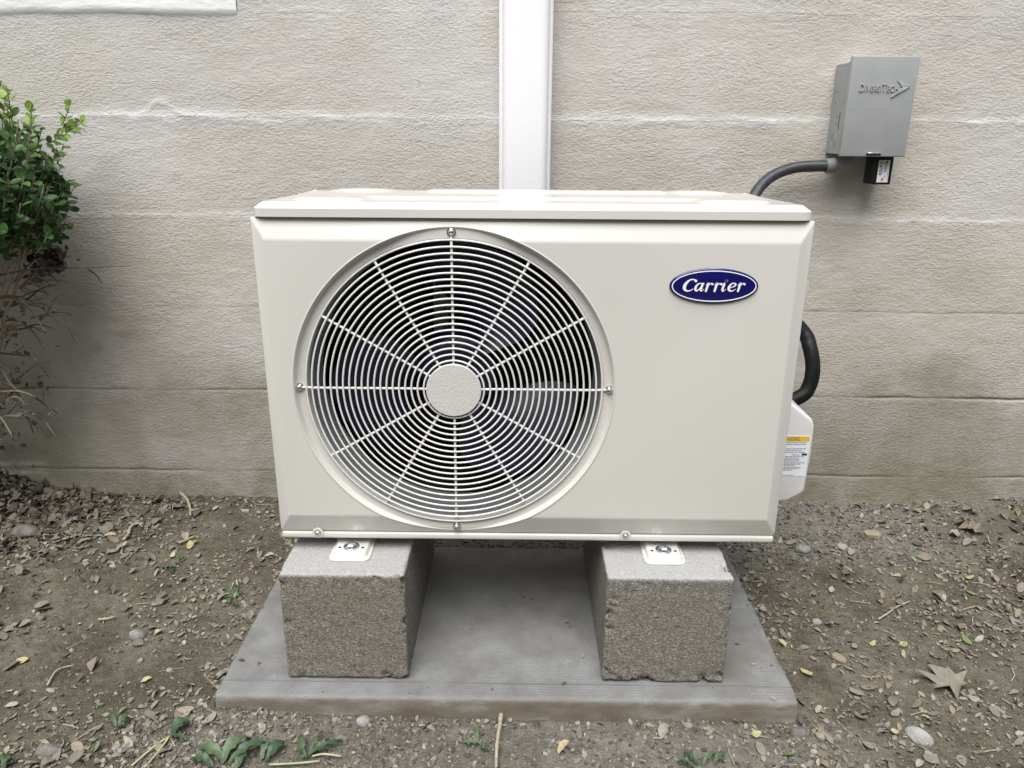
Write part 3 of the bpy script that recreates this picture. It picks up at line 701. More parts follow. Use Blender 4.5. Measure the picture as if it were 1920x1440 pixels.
# badge
bxc, bzc, ba, bb = 0.2595, 0.6342, 0.0628, 0.0252
def ell(a, b2, n=72): return [(bxc+a*math.cos(2*math.pi*k/n), bzc+b2*math.sin(2*math.pi*k/n)) for k in range(n)]
def stack(loops, close=True):
    V, F = [], []; n = len(loops[0][0])
    for pl, y in loops: V += [(x, y, z) for x, z in pl]
    for i in range(len(loops)-1):
        for j in range(n): F.append([i*n+j, i*n+(j+1) % n, (i+1)*n+(j+1) % n, (i+1)*n+j])
    if close: F.append([(len(loops)-1)*n+j for j in range(n)])
    return V, F
badge = fix_normals(mk('brand_badge', *stack([(ell(ba, bb), 0.0005), (ell(ba, bb), -0.0022), (ell(ba-0.0012, bb-0.0012), -0.0032), (ell(ba-0.0022, bb-0.0022), -0.0034)]), M['navy'], unit, smooth=True, sharp=50))
badge['label'] = 'navy oval badge with white Carrier lettering'
fix_normals(mk('badge_rim', *stack([(ell(ba-0.0028, bb-0.0028), -0.0034), (ell(ba-0.0029, bb-0.0029), -0.0039), (ell(ba-0.0043, bb-0.0042), -0.0039), (ell(ba-0.0044, bb-0.0043), -0.0034)], False), M['white'], badge))
strokes = [[(622, 352, 48), (598, 333, 26), (560, 324, 22), (510, 338, 28), (455, 385, 46), (420, 440, 58), (415, 490, 54), (440, 522, 36), (480, 533, 24), (530, 520, 17), (572, 494, 10)],
  [(735, 400, 18), (700, 396, 18), (655, 415, 30), (620, 460, 42), (612, 505, 42), (632, 528, 30), (665, 512, 18), (705, 462, 10)],
  [(768, 396, 16), (750, 402, 34), (728, 450, 42), (708, 505, 42), (716, 530, 28), (740, 522, 14), (768, 496, 7)]]
for dx in (0, 155, 576):
    strokes.append([(800+dx, 432, 7), (830+dx, 402, 20), (850+dx, 398, 36), (828+dx, 450, 40), (806+dx, 520, 40), (800+dx, 536, 36)])
    strokes.append([(824+dx, 470, 10), (860+dx, 420, 15), (892+dx, 400, 22), (920+dx, 410, 40)])
strokes += [[(1085, 432, 7), (1112, 404, 20), (1135, 400, 36), (1112, 460, 40), (1096, 510, 40), (1104, 532, 30), (1130, 524, 14), (1162, 496, 7)],
  [(1170, 352, 44), (1174, 352, 46)],
  [(1222, 474, 14), (1275, 464, 16), (1325, 436, 26), (1336, 412, 28), (1318, 395, 22), (1280, 397, 22), (1236, 430, 36), (1210, 480, 46), (1220, 518, 40), (1250, 534, 26), (1290, 524, 16), (1336, 496, 8)]]
px = 200/1920
parts = []
for si, stq in enumerate(strokes):
    P = spline([(x, y, w_) for x, y, w_ in stq], 5); V, F = [], []; n = len(P)
    ctr = [at(1240+p.x*px, 490+p.y*px, -0.0036) for p in P]; rad = [max(3.0, p.z)*px/2/1330.0*1.0 for p in P]
    y = -0.0040-si*0.00003
    # capsule outline
    L, Rr = [], []
    for i in range(n):
        t = ctr[min(i+1, n-1)]-ctr[max(i-1, 0)]; t = Vector((t.x, t.z)).normalized(); nn = Vector((-t.y, t.x))
        L.append(Vector((ctr[i].x, ctr[i].z))+nn*rad[i]); Rr.append(Vector((ctr[i].x, ctr[i].z))-nn*rad[i])
    for i in range(n-1):
        o = len(V); V += [(L[i].x, y, L[i].y), (L[i+1].x, y, L[i+1].y), (Rr[i+1].x, y, Rr[i+1].y), (Rr[i].x, y, Rr[i].y)]; F.append([o, o+1, o+2, o+3])
    for e, off in ((0, 0.000012), (n-1, 0.000012)):
        o = len(V); V += [(ctr[e].x+rad[e]*math.cos(2*math.pi*k/16), y-off, ctr[e].z+rad[e]*math.sin(2*math.pi*k/16)) for k in range(16)]; F.append(list(range(o, o+16)))
    parts.append((V, F))
fix_normals(mk('badge_lettering', *join(parts), M['white'], badge))
# service valve cover on the right
vx = lambda x: x
VY = 0.165
pv = [at(u, v, VY) for u, v in ((1486, 757), (1529, 792), (1522, 850), (1508, 928), (1466, 942))]
poly = [(0.3955, pv[4].z-0.002), (pv[3].x-0.030, pv[4].z+0.001), (pv[3].x-0.006, pv[3].z), (pv[3].x, pv[3].z+0.006), (pv[2].x, pv[2].z), (pv[1].x, pv[1].z-0.008), (pv[1].x-0.004, pv[1].z+0.004), (pv[0].x, pv[0].z), (0.3955, pv[0].z+0.022)]
bm = prism_bm(poly, VY, 0.325, 0.006, 4)
cover = from_bm('valve_cover', bm, M['cover'], unit, True, 40)
# caution label on the cover face
def facelabel(pts, y, mat, name, parent, h=0.0004):
    bm = prism_bm([(p.x, p.z) for p in pts], y-h, y)
    return from_bm(name, bm, mat, parent)
def q4(u0, v0, u1, v1, y, sh=-0.13):
    # rectangle in photo space on the face (verticals lean with the view)
    return [at(u0+sh*(v1-853), v1, y), at(u1+sh*(v1-853), v1, y), at(u1+sh*(v0-853), v0, y), at(u0+sh*(v0-853), v0, y)]
ly = VY-0.0001
lab = facelabel(q4(1462, 817, 1515, 893, ly), ly, M['paper'], 'caution_label', cover)
lab['label'] = 'white caution sticker with yellow heading band'
ly2 = ly-0.0004
facelabel(q4(1462, 818.5, 1514, 827.5, ly2), ly2, M['yellow'], 'label_band', lab, 0.0002)
TXT = []
def text_mesh(body, size, name, mat, parent, M4, extrude=0.0, small=False, shear=0.0, offset=0.0, sx=1.0, align='LEFT', bev=0.0):
    cu = bpy.data.curves.new('txt', 'FONT'); cu.body = body; cu.size = size; cu.extrude = extrude; cu.shear = shear; cu.offset = offset; cu.align_x = align
    cu.space_character = 1.06; cu.resolution_u = 3; cu.bevel_depth = bev
    if small:
        cu.small_caps_scale = 0.78
        for i, ch in enumerate(body):
            if ch.islower(): cu.body_format[i].use_small_caps = True
    o = bpy.data.objects.new('txt', cu); col.objects.link(o)
    bpy.context.view_layer.update(); me = bpy.data.meshes.new_from_object(o.evaluated_get(bpy.context.evaluated_depsgraph_get()))
    V = [M4 @ Vector((v.co.x*sx, v.co.y, v.co.z)) for v in me.vertices]; F = [list(p.vertices) for p in me.polygons]
    bpy.data.objects.remove(o); bpy.data.meshes.remove(me)
    return mk(name, [v[:] for v in V], F, mat, parent)
FACE = Matrix(((1, 0, 0, 0), (0, 0, -1, 0), (0, 1, 0, 0), (0, 0, 0, 1)))      # text plane -> xz plane facing -y
def face_at(p, y): return Matrix.Translation((p.x, y, p.z)) @ FACE
for t, u, v in (('CAUTION', 1487.5, 822.2), ('ATTENTION', 1486, 826.8)):
    text_mesh(t, 0.0048, 'band_text', M['ink'], lab, face_at(at(u, v, ly2), ly2-0.00035), align='CENTER', sx=0.95)
for i, (v, ln, u0) in enumerate(((830, 36, 1477), (833.4, 35, 1477), (841.5, 36, 1476), (844.8, 29, 1475.6), (848.3, 34, 1475.2), (856.5, 33, 1474.6), (859, 22, 1474.4), (862, 27, 1474), (864.6, 24, 1474), (867.8, 36, 1473.4), (870.4, 28, 1473.2), (873, 18, 1473), (876.2, 29, 1472.6), (878.8, 27, 1472.4), (881.6, 12, 1472.2), (891, 16, 1472))):
    rr_ = random.Random(i); u = u0-9; e = u0+ln
    while u < e-1:
        wl = rr_.uniform(3, 7); u1 = min(e, u+wl)
        facelabel(q4(u, v-0.9, u1, v+0.55, ly2, 0.0), ly2, M['inkgrey'], 'print_line', lab, 0.00015); u = u1+1.0
text_mesh('SERVICE', 0.0036, 'band_text', M['ink'], lab, face_at(at(1484.5, 854, ly2), ly2-0.0003))
facelabel(q4(1503, 850.3, 1513, 854, ly2, 0.0), ly2, M['ink'], 'print_block', lab, 0.0002)
# side handle
bm = prism_bm([(0.3949, 0.575), (0.4060, 0.583), (0.4155, 0.600), (0.4170, 0.622), (0.4105, 0.642), (0.3949, 0.650)], 0.054, 0.15, 0.003, 3)
from_bm('carry_handle', bm, M['paint'], unit, True, 50)

# ------------------------------------------------------------------ hoses, conduit, line cover
hp = [(0.030, 0.580, 0.56), (0.13, 0.545, 0.60), (0.26, 0.47, 0.625), (0.37, 0.415, 0.610), (0.44, 0.392, 0.565), *[tuple(at(u, v, y)) for u, v, y in ((1502, 618, 0.375), (1518, 650, 0.35), (1524, 690, 0.335), (1517, 724, 0.33), (1496, 746, 0.325))], (0.44, 0.327, 0.315), (0.425, 0.327, 0.30)]
ho = mk('insulated_hose', *tube(spline(hp, 8), 0.0140, 14), M['hose'], None, True, 60)
tag(ho, 'black insulated refrigerant hose looping out behind the right side of the unit', 'hose')
lc = thing('line_cover', (-0.0065, WY, 0.25), 'white plastic line cover running up the wall behind the unit', 'line cover')
x0, x1 = -0.0600, 0.0455
def ubox(xa, xb, ya, yb, z0, z1, bev, seg=4): return box_bm(xa, xb, ya, yb, z0, z1, bev, seg)
prof = [(x0, WY-0.001), (x0, WY-0.046), (x0+0.0025, WY-0.0485), (x0+0.0055, WY-0.0485), (x0+0.0065, WY-0.0475), (x0+0.0075, WY-0.056), (x0+0.010, WY-0.0635), (x0+0.016, WY-0.0675), (x0+0.022, WY-0.0685),
        (x1-0.022, WY-0.0685), (x1-0.016, WY-0.0675), (x1-0.010, WY-0.0635), (x1-0.0075, WY-0.056), (x1-0.0065, WY-0.0475), (x1-0.0055, WY-0.0485), (x1-0.0025, WY-0.0485), (x1, WY-0.046), (x1, WY-0.001)]
from_bm('duct_cover', prism_bm(prof, 0.25, 2.6, 0, axis='Z'), M['pvc'], lc, True, 40)
from_bm('duct_base', box_bm(x0-0.0015, x1+0.0015, WY-0.020, WY+0.0005, 0.249, 2.599, 0.001, 1), M['pvc'], lc)

box = thing('disconnect_box', (0.69, WY-0.045, 0.797), 'grey metal electrical disconnect box mounted on the wall', 'electrical box')
fy = 0.534
c4 = [at(u, v, fy) for u, v in ((1575, 293.5), (1697, 292.5), (1724, 103), (1602, 104))]
bx0, bx1, bz0, bz1 = c4[0].x, c4[1].x, c4[0].z, c4[3].z
bm = prism_bm([(fy+0.012, bz0+0.004), (WY-0.001, bz0+0.004), (WY-0.001, bz1-0.010), (fy+0.030, bz1-0.010), (fy+0.012, bz1-0.004)], bx0+0.0035, bx1-0.0035, 0.001, 2, axis='X')
from_bm('enclosure', bm, M['greybox'], box)
cov = from_bm('hinged_cover', box_bm(bx0, bx1, fy, fy+0.0135, bz0, bz1, 0.0022, 3), M['greybox'], box, True, 50)
lt = text_mesh('DiversiTech', 0.0205, 'embossed_lettering', M['emboss'], cov, face_at(at(1609.5, 171.5, fy), fy-0.0006), extrude=0.0018, small=True, sx=0.72)
ar = [at(1240, 0, fy)]
def arrow(pts): return [(p.x, p.z) for p in (at(u, v, fy) for u, v in pts)]
k_ = 190/1244
pt = lambda x, y: (1550+x*k_, 90+y*k_)
bm = prism_bm(arrow([pt(868, 400), pt(1028, 462), pt(990, 478), pt(905, 470), pt(912, 455)]), fy-0.0022, fy+0.0005, 0.0006, 2); from_bm('arrow_emblem', bm, M['emboss'], cov, True, 40)
bm = prism_bm(arrow([pt(905, 471.5), pt(990, 479.5), pt(1026, 466), pt(960, 510), pt(800, 604), pt(780, 604), pt(930, 480)]), fy-0.0026, fy+0.0005, 0.0006, 2); from_bm('arrow_emblem', bm, M['emboss'], cov, True, 40)
p = at(1638, 287, fy)
mk('latch_staple', *tube(spline([(p.x-0.0125, fy+0.003, p.z), (p.x-0.0115, fy-0.004, p.z), (p.x, fy-0.0048, p.z), (p.x+0.0115, fy-0.004, p.z), (p.x+0.0125, fy+0.003, p.z)], 5), 0.0016, 8), M['steel'], cov, True)
from_bm('latch_slot', box_bm(p.x-0.0145, p.x+0.0145, fy-0.0004, fy+0.001, p.z-0.0045, p.z-0.0008), M['hole'], cov)
# knockouts and screws on the left side of the enclosure
sx = bx0+0.0035
for yc, zc, r in ((WY-0.034, bz0+0.030, 0.0155), (WY-0.034, bz0+0.030, 0.0095)):
    V, F = lathe([(r, 0.0003), (r, -0.0006), (r-0.0010, -0.0006), (r-0.0010, 0.0003)], (sx, yc, zc), 'X', 32); mk('knockout', V, F, M['greybox'], box, True, 40)
for yc, zc in ((WY-0.020, bz1-0.052), (WY-0.036, bz1-0.050), (WY-0.034, bz1-0.030), (WY-0.020, bz1-0.085), (WY-0.040, bz0+0.075), (WY-0.040, bz0+0.062)):
    V, F = lathe([(0.0016, 0.0), (0.0016, -0.0004), (0.0, -0.0004)], (sx, yc, zc), 'X', 12); mk('rivet_dimple', V, F, M['hole'], box)
from_bm('access_plate', box_bm(sx-0.0006, sx+0.0004, WY-0.048, WY-0.012, bz1-0.062, bz1-0.020, 0.0003, 1), M['greybox'], box)
from_bm('access_slot', box_bm(sx-0.0005, sx+0.0004, WY-0.053, WY-0.0515, bz0+0.05, bz0+0.085), M['hole'], box)
# surge protector hanging under the box
sg = thing('surge_protector', (0.722, 0.585, 0.741), 'small black surge protector with white label hanging under the grey box', 'surge protector')
syf = 0.560
s4 = [at(u, v, syf) for u, v in ((1638, 346), (1669, 346), (1676.5, 294.5), (1645, 294.5))]
sb = from_bm('housing', box_bm(s4[0].x-0.004, s4[1].x, syf, 0.605, s4[0].z, bz0+0.0035, 0.002, 3), M['blackplastic'], sg, True, 50)
lb = facelabel([at(u, v, syf) for u, v in ((1642.6, 341.8), (1663.6, 341.8), (1669.6, 300.3), (1648.6, 300.3))], syf-0.0001, M['paper'], 'rating_label', sg, 0.0004)
yl = syf-0.0005
facelabel([at(u, v, yl) for u, v in ((1647.2, 309.3), (1668.3, 309.3), (1669.5, 300.5), (1648.5, 300.5))], yl, M['goldpaper'], 'label_patch', lb, 0.0001)
ROT = Matrix(((0, -1, 0, 0), (1, 0, 0, 0), (0, 0, 1, 0), (0, 0, 0, 1)))
def vface(u, v, y): p = at(u, v, y); return Matrix.Translation((p.x, y, p.z)) @ FACE @ ROT
text_mesh('RSH', 0.0085, 'label_text', M['ink'], lb, vface(1653.0, 328.5, yl), sx=0.95, offset=0.0002)
text_mesh('50', 0.0085, 'label_text', M['inkgold'], lb, vface(1655.2, 308.8, yl-0.0003), sx=0.7)
facelabel([at(u, v, yl) for u, v in ((1649.6, 312.9), (1654.0, 312.9), (1654.2, 310.8), (1649.8, 310.8))], yl, M['ink'], 'print_dash', lb, 0.0002)
for k, (u, v0, v1, wd, mt) in enumerate(((1657.5, 312, 326, 1.0, 'inkgrey'), (1660.5, 309, 322, 2.2, 'inkgrey'), (1660.5, 302, 307, 5, 'inkgold'), (1656.0, 333.5, 339.5, 5, 'inkred'), (1664.5, 323, 339, 1.0, 'inkgrey'), (1659.5, 329, 333, 2, 'inkred'))):
    rr_ = random.Random(k+50); v = v0
    while v < v1-0.6:
        d = rr_.uniform(1.0, 2.0); sh = -0.13*((v-321))
        facelabel([at(u_+sh, v_, yl) for u_, v_ in ((u-wd/2, v+d), (u+wd/2, v+d), (u+wd/2, v), (u-wd/2, v))], yl, M[mt], 'print_line', lb, 0.0002); v += d+0.5
# flexible conduit
con = thing('flexible_conduit', (0.56, 0.57, 0.70), 'dark grey flexible conduit curving from the grey box down behind the unit', 'conduit')
cy = 0.580
cp = [(0.360, 0.320, 0.52), (0.385, 0.40, 0.525), (0.425, 0.47, 0.565), (0.442, 0.508, 0.63), *[tuple(at(u, v, y)) for u, v, y in ((1408, 384, 0.545), (1424, 352, 0.565), (1452, 328, 0.575), (1490, 314.5, cy), (1530, 311.5, cy), (1549, 311.5, cy))]]
mk('conduit_hose', *tube(spline(cp, 10), 0.0115, 16), M['conduit'], con, True, 60)
a, b2 = at(1548, 311.5, cy), at(1566, 309.5, cy)
mk('compression_nut', *tube([a, a.lerp(b2, 0.05), a.lerp(b2, 0.95), b2], [0.0135, 0.0150, 0.0150, 0.0135], 18), M['fitting'], con, True, 40)
c3 = at(1590, 303, cy)
mk('elbow_fitting', *tube(spline([b2, b2+Vector((0.012, 0, 0.001)), c3+Vector((0.004, 0, -0.002)), c3+Vector((0.014, 0, 0.008)), Vector((c3.x+0.016, cy, bz0+0.006))], 6), 0.0112, 16), M['elbow'], con, True, 60)
# ==NATURE==
# ------------------------------------------------------------------ leaves
def leaf_mesh(L, W, curl=0.2, fold=0.3, blunt=0.8, wave=0.0, nu=6, seed=0, lobes=0):
    """flat-ish leaf along +x from the stalk, z up, with curl and a folded midrib"""
    r = random.Random(seed); V = []
    sk = r.uniform(-0.25, 0.25)
    for i in range(nu+1):
        t = i/nu
        wd = W/2*(math.sin(math.pi*min(1, (t*0.96+0.02)**blunt)))**0.75
        if lobes: wd *= 0.55+0.75*abs(math.cos(lobes*math.pi*t))
        cx = L*t; cz = L*curl*(t-0.35)**2*1.6*(1 if curl > 0 else 1) + wave*L*math.sin(t*7+seed)
        for s in (-1, 0, 1):
            V.append((cx+abs(s)*wd*0.12*(-1 if lobes else 1), s*wd+L*sk*t*t*0.4, cz+abs(s)*wd*fold*(1+0.5*r.uniform(-1, 1))))
    F = []
    for i in range(nu):
        for j in range(2): a = i*3+j; F.append([a, a+1, a+4, a+3])
    return np.array(V), np.array(F)
def rotm(yaw, pitch, roll):
    return np.array((Matrix.Rotation(yaw, 3, 'Z') @ Matrix.Rotation(pitch, 3, 'Y') @ Matrix.Rotation(roll, 3, 'X')))
class Heap:
    def __init__(s): s.V, s.F, s.T, s.o = [], [], [], 0
    def add(s, V, F, tone):
        s.V.append(V); s.F.append(F+s.o); s.T.append(np.full(len(V), tone)); s.o += len(V)
    def build(s, name, mat, parent=None, smooth=True):
        fs = [q for f in s.F for q in f.tolist()]
        return mk(name, np.concatenate(s.V), fs, mat, parent, smooth=smooth, attrs={'tone': np.concatenate(s.T)})
NP = np.random.RandomState(3)
def inframe(x, y, z, mrg=25):
    d = Vector((x, y, z))-Vector(CAM); zz = d.dot(_f)
    if zz <= 0: return False
    u, v = 960+FPX*d.dot(_r)/zz, 720-FPX*d.dot(_u)/zz
    return -mrg < u < 1920+mrg and -mrg < v < 1440+mrg
def onpad(x, y, m=0.0): return PX0-m < x < PX1+m and PY0-m < y < PY1+m
def dens_leaf(x, y):
    cl = float(fbm(x*4.5, y*4.5, 200, 3)); d = 0.22
    if x < -0.45: d = 0.45+0.45*float(sst(-0.75, -1.15, x))+0.25*float(sst(0.0, -0.2, y))
    if x > 0.42: d = 0.30+0.55*math.exp(-((y-0.02-0.12*(x-0.7))/0.13)**2)+0.30*float(sst(0.8, 1.1, x))
    if y < -0.105: d = max(d, 0.42)
    if -0.45 < x < 0.42 and y > 0.3: d = 0.05
    ed = max(PX0-x, x-PX1, PY0-y)
    drift = 0.5*math.exp(-max(0.0, ed)/0.022) if y < PY1 else 0.0
    drift += 0.55*math.exp(-max(0.0, WY-y)/0.03)*(1 if x < -0.5 or x > 0.6 else 0.2)
    return d*(0.72+1.6*cl)+drift*(0.6+0.9*cl)
# loose litter too fine to count
lit, drk = Heap(), Heap()
tmpl = [leaf_mesh(1, rnd.uniform(0.42, 0.72), rnd.uniform(-0.3, 0.5), rnd.uniform(-0.2, 0.5), rnd.uniform(0.6, 1.1), rnd.uniform(0, 0.05), 4, i) for i in range(14)]
def scatter(heap, n, smin, smax, dens, x0, x1, y0, y1, tilt=0.35, lift=0.002):
    k = 0; tries = 0
    while k < n and tries < n*14:
        tries += 1
        x, y = NP.uniform(x0, x1), NP.uniform(y0, y1)
        if onpad(x, y, 0.004) or NP.rand() > dens(x, y): continue
        V, F = tmpl[NP.randint(len(tmpl))]; s = smin+(smax-smin)*NP.rand()**1.8
        Q = (V*s) @ rotm(NP.uniform(0, 6.28), NP.normal(0, tilt), NP.normal(0, tilt)).T
        Q = Q-Q.mean(0); z = float(gz(x, y)); Q += (x, y, z+lift+max(0.0, -Q[:, 2].min())*0.55)
        if Q[:, 1].max() > WY-0.002: continue
        heap.add(Q, F, NP.rand()); k += 1
scatter(lit, 13000, 0.003, 0.012, dens_leaf, -1.42, 1.34, -0.34, 0.615)
scatter(lit, 1500, 0.010, 0.024, dens_leaf, -1.42, 1.34, -0.34, 0.615)
tag(lit.build('leaf_litter', M['leaf_dry']), 'fine litter of dry tan leaf scraps strewn over the soil', 'leaf litter', kind='stuff')
def dens_dark(x, y):
    return 0.95*math.exp(-(((x+1.30)/0.26)**2+((y-0.58)/0.20)**2)) + 0.12*float(sst(-0.6, -1.2, x)) + 0.06*float(sst(0.7, 1.2, x))
scatter(drk, 2600, 0.006, 0.030, dens_dark, -1.45, 1.34, -0.2, 0.615, 0.5, 0.004)
tag(drk.build('brown_leaf_litter', M['leaf_dark']), 'dark brown leaf mould heaped under the shrub by the wall', 'leaf litter', kind='stuff')
# gravel and soil crumbs
ico = bmesh.new(); bmesh.ops.create_icosphere(ico, subdivisions=1, radius=1); IV = np.array([v.co[:] for v in ico.verts]); ico.verts.index_update(); IF = np.array([[v.index for v in f.verts] for f in ico.faces]); ico.free()
IVs = []
for k in range(10): q = IV*(1+0.28*NP.randn(len(IV), 1)); q = q*np.array([1, NP.uniform(0.6, 1), NP.uniform(0.45, 0.8)]); IVs.append(q)
def gravel(heap, n, smin, smax, dens, x0, x1, y0, y1, pw=2.4):
    k = 0; tries = 0
    while k < n and tries < n*14:
        tries += 1
        x, y = NP.uniform(x0, x1), NP.uniform(y0, y1)
        if onpad(x, y, 0.003) or y > WY-0.006 or NP.rand() > dens(x, y): continue
        s = smin+(smax-smin)*NP.rand()**pw
        Q = (IVs[NP.randint(10)]*s) @ rotm(NP.uniform(0, 6.28), NP.normal(0, 0.5), NP.normal(0, 0.5)).T + (x, y, float(gz(x, y))+s*0.25)
        heap.add(Q, IF, NP.rand()); k += 1
gv, gv2 = Heap(), Heap()
def dens_gv(x, y):
    c = 0.6+0.9*float(fbm(x*6, y*6, 300, 3)); d = 0.16
    if y < -0.09 and -0.62 < x < 0.5: d = 0.95
    if y > 0.40: d = 0.35
    return d*c
def dens_g2(x, y):
    d = 0.02
    if y > 0.34 and -0.5 < x < 1.2: d = 0.9*float(sst(1.25, 0.6, x))
    if 0.42 < x < 0.60 and 0.05 < y: d = max(d, 0.55)
    return d
gravel(gv, 11000, 0.0010, 0.0052, dens_gv, -1.40, 1.32, -0.33, 0.615)
gravel(gv, 200, 0.0035, 0.0070, dens_gv, -1.40, 1.32, -0.33, 0.615, 1.6)
gravel(gv, 1000, 0.0020, 0.0062, lambda x, y: 0.9*(0.7+float(fbm(x*8, y*8, 310, 3)))*float(sst(0.62, 0.35, x)), -0.62, 0.56, -0.26, -0.10, 2.0)
gravel(gv, 9000, 0.0006, 0.0020, lambda x, y: 0.8, -1.40, 1.32, -0.33, 0.615, 1.2)
tag(gv.build('gravel', M['gravel'], smooth=False), 'loose pale grit and soil crumbs on the ground around the pad', 'gravel', kind='stuff')
gravel(gv2, 4600, 0.0014, 0.0058, dens_g2, -0.75, 1.30, -0.05, 0.615, 1.7)
tag(gv2.build('slate_gravel', M['gravel2'], smooth=False), 'dark grey gravel between the pad and the wall', 'gravel', kind='stuff')
# crumbs swept onto the pad
pdv = Heap()
for k in range(330):
    x, y = NP.uniform(PX0+0.008, PX1-0.008), NP.uniform(PY0+0.006, PY1-0.01)
    edge_ = min(x-PX0, PX1-x, y-PY0)
    if any(abs(x-c_) < BW+0.003 and BY-0.003 < y for c_ in (XL, XR)) or NP.rand() > 0.12+0.75*math.exp(-edge_/0.035): continue
    s = NP.uniform(0.0005, 0.0018); Q = (IVs[NP.randint(10)]*s) @ rotm(NP.uniform(0, 6.28), 0.3, 0.2).T + (x, y, s*0.5+0.0003); pdv.add(Q, IF, NP.rand())
for k in range(26):
    x, y = NP.uniform(PX0+0.01, PX1-0.01), NP.uniform(PY0+0.008, 0.2)
    if any(abs(x-c_) < BW+0.012 and BY-0.012 < y for c_ in (XL, XR)): continue
    V, F = tmpl[NP.randint(14)]; s = NP.uniform(0.004, 0.011); Q = (V*s) @ rotm(NP.uniform(0, 6.28), NP.normal(0, 0.15), NP.normal(0, 0.15)).T; Q += (x, y, 0.0012-Q[:, 2].min()); pdv.add(Q, F, NP.rand())
tag(pdv.build('pad_debris', M['gravel'], smooth=False), 'scattered soil crumbs and leaf bits lying on the concrete pad', 'crumbs', kind='stuff')
# fine twiglets
tw = Heap()
for k in range(520):
    x, y = NP.uniform(-1.40, 1.32), NP.uniform(-0.33, 0.60)
    if onpad(x, y, 0.01) or NP.rand() > dens_leaf(x, y)+0.1: continue
    L = NP.uniform(0.008, 0.045); a = NP.uniform(0, 6.28); bend = NP.normal(0, 0.25); P = []
    for t in (0, 0.5, 1):
        px_, py_ = x+L*t*math.cos(a+bend*t), y+L*t*math.sin(a+bend*t); P.append((px_, min(py_, WY-0.008), float(gz(px_, py_))+0.0022+0.002*t))
    v, f = tube(P, NP.uniform(0.0004, 0.0011), 4, False); tw.add(np.array(v), np.array(f), NP.rand())
tag(tw.build('twig_litter', M['stick'], smooth=False), 'thin straw and twig bits scattered over the soil', 'twigs', kind='stuff')

# single fallen leaves: the larger ones one can point at
def variants(L, n, seed, nu=7, **kw):
    out = []
    for i in range(n):
        r = random.Random(seed+i); V, F = leaf_mesh(L, L*r.uniform(0.42, 0.66), r.uniform(-0.35, 0.55), r.uniform(-0.25, 0.45), r.uniform(0.65, 1.1), r.uniform(0, 0.04), nu, seed+i)
        out.append((V-V.mean(0), F))
    return out
KINDS = [('tan', 'leaf_dry', 165, 0.014, 0.030, 'dry tan fallen leaf lying on the soil', 'dry tan leaves on the soil', dens_leaf),
         ('yellow', 'leaf_yellow', 26, 0.013, 0.026, 'yellow fallen leaf lying on the soil', 'yellow leaves on the soil', lambda x, y: 0.5),
         ('green', 'leaf_green', 24, 0.013, 0.024, 'green fallen leaf lying on the soil', 'green leaves on the soil', lambda x, y: 0.5 if x < -0.4 or y < -0.1 or x > 0.5 else 0),
         ('brown', 'leaf_dark', 40, 0.020, 0.040, 'dark brown curled dead leaf heaped under the shrub', 'brown leaves under the shrub', lambda x, y: math.exp(-(((x+1.24)/0.12)**2+((y-0.54)/0.10)**2)))]
for kd, mt, n, s0, s1, lab_, grp, dn in KINDS:
    ms = []
    for i, (V, F) in enumerate(variants(1.0, 8, hash(kd) % 1 + 40*len(kd))):
        me = bpy.data.meshes.new('fallen_leaf'); me.from_pydata(V.tolist(), [], F.tolist()); me.materials.append(M[mt])
        me.polygons.foreach_set('use_smooth', [True]*len(me.polygons))
        a_ = me.attributes.new('tone', 'FLOAT', 'POINT'); a_.data.foreach_set('value', np.full(len(V), i/8.0, dtype=np.float32)); ms.append((me, V))
    k = 0; tries = 0
    while k < n and tries < 9000:
        tries += 1
        x, y = NP.uniform(-1.32, 1.22), NP.uniform(-0.24, 0.59)
        if onpad(x, y, 0.014) or not inframe(x, y, -0.03, -8) or NP.rand() > dn(x, y): continue
        me, V = ms[NP.randint(8)]; s = s0+(s1-s0)*NP.rand()**1.6
        tl = 0.5 if kd == 'brown' else 0.20
        rm = rotm(NP.uniform(0, 6.28), NP.normal(0, tl), NP.normal(0, tl)); Q = (V*s) @ rm.T
        if (y+Q[:, 1].max()) > WY-0.004: continue
        z = float(np.max(gz(x+Q[::3, 0]*0.5, y+Q[::3, 1]*0.5)))+0.0032-Q[:, 2].min()*0.7
        o = bpy.data.objects.new('fallen_leaf', me); link(o, None, (x, y, z)); o.rotation_euler = Matrix(rm.tolist()).to_euler(); o.scale = (s, s, s)
        where = 'under the shrub' if kd == 'brown' else ('in front of the pad' if (y < PY0 and PX0-0.03 < x < PX1+0.03) else ('near the wall' if y > 0.40 else 'at'))
        if where == 'at': where = ('left' if x < 0 else 'right')+' of the pad'
        if where == 'near the wall': where += ' left of the unit' if x < 0 else ' right of the unit'
        big_ = '' if kd == 'brown' else ('larger ' if s > s0+0.42*(s1-s0) else 'small ')
        tag(o, big_+lab_.replace(' on the soil', ' on the soil '+where) if kd != 'brown' else lab_, 'leaf', grp); k += 1

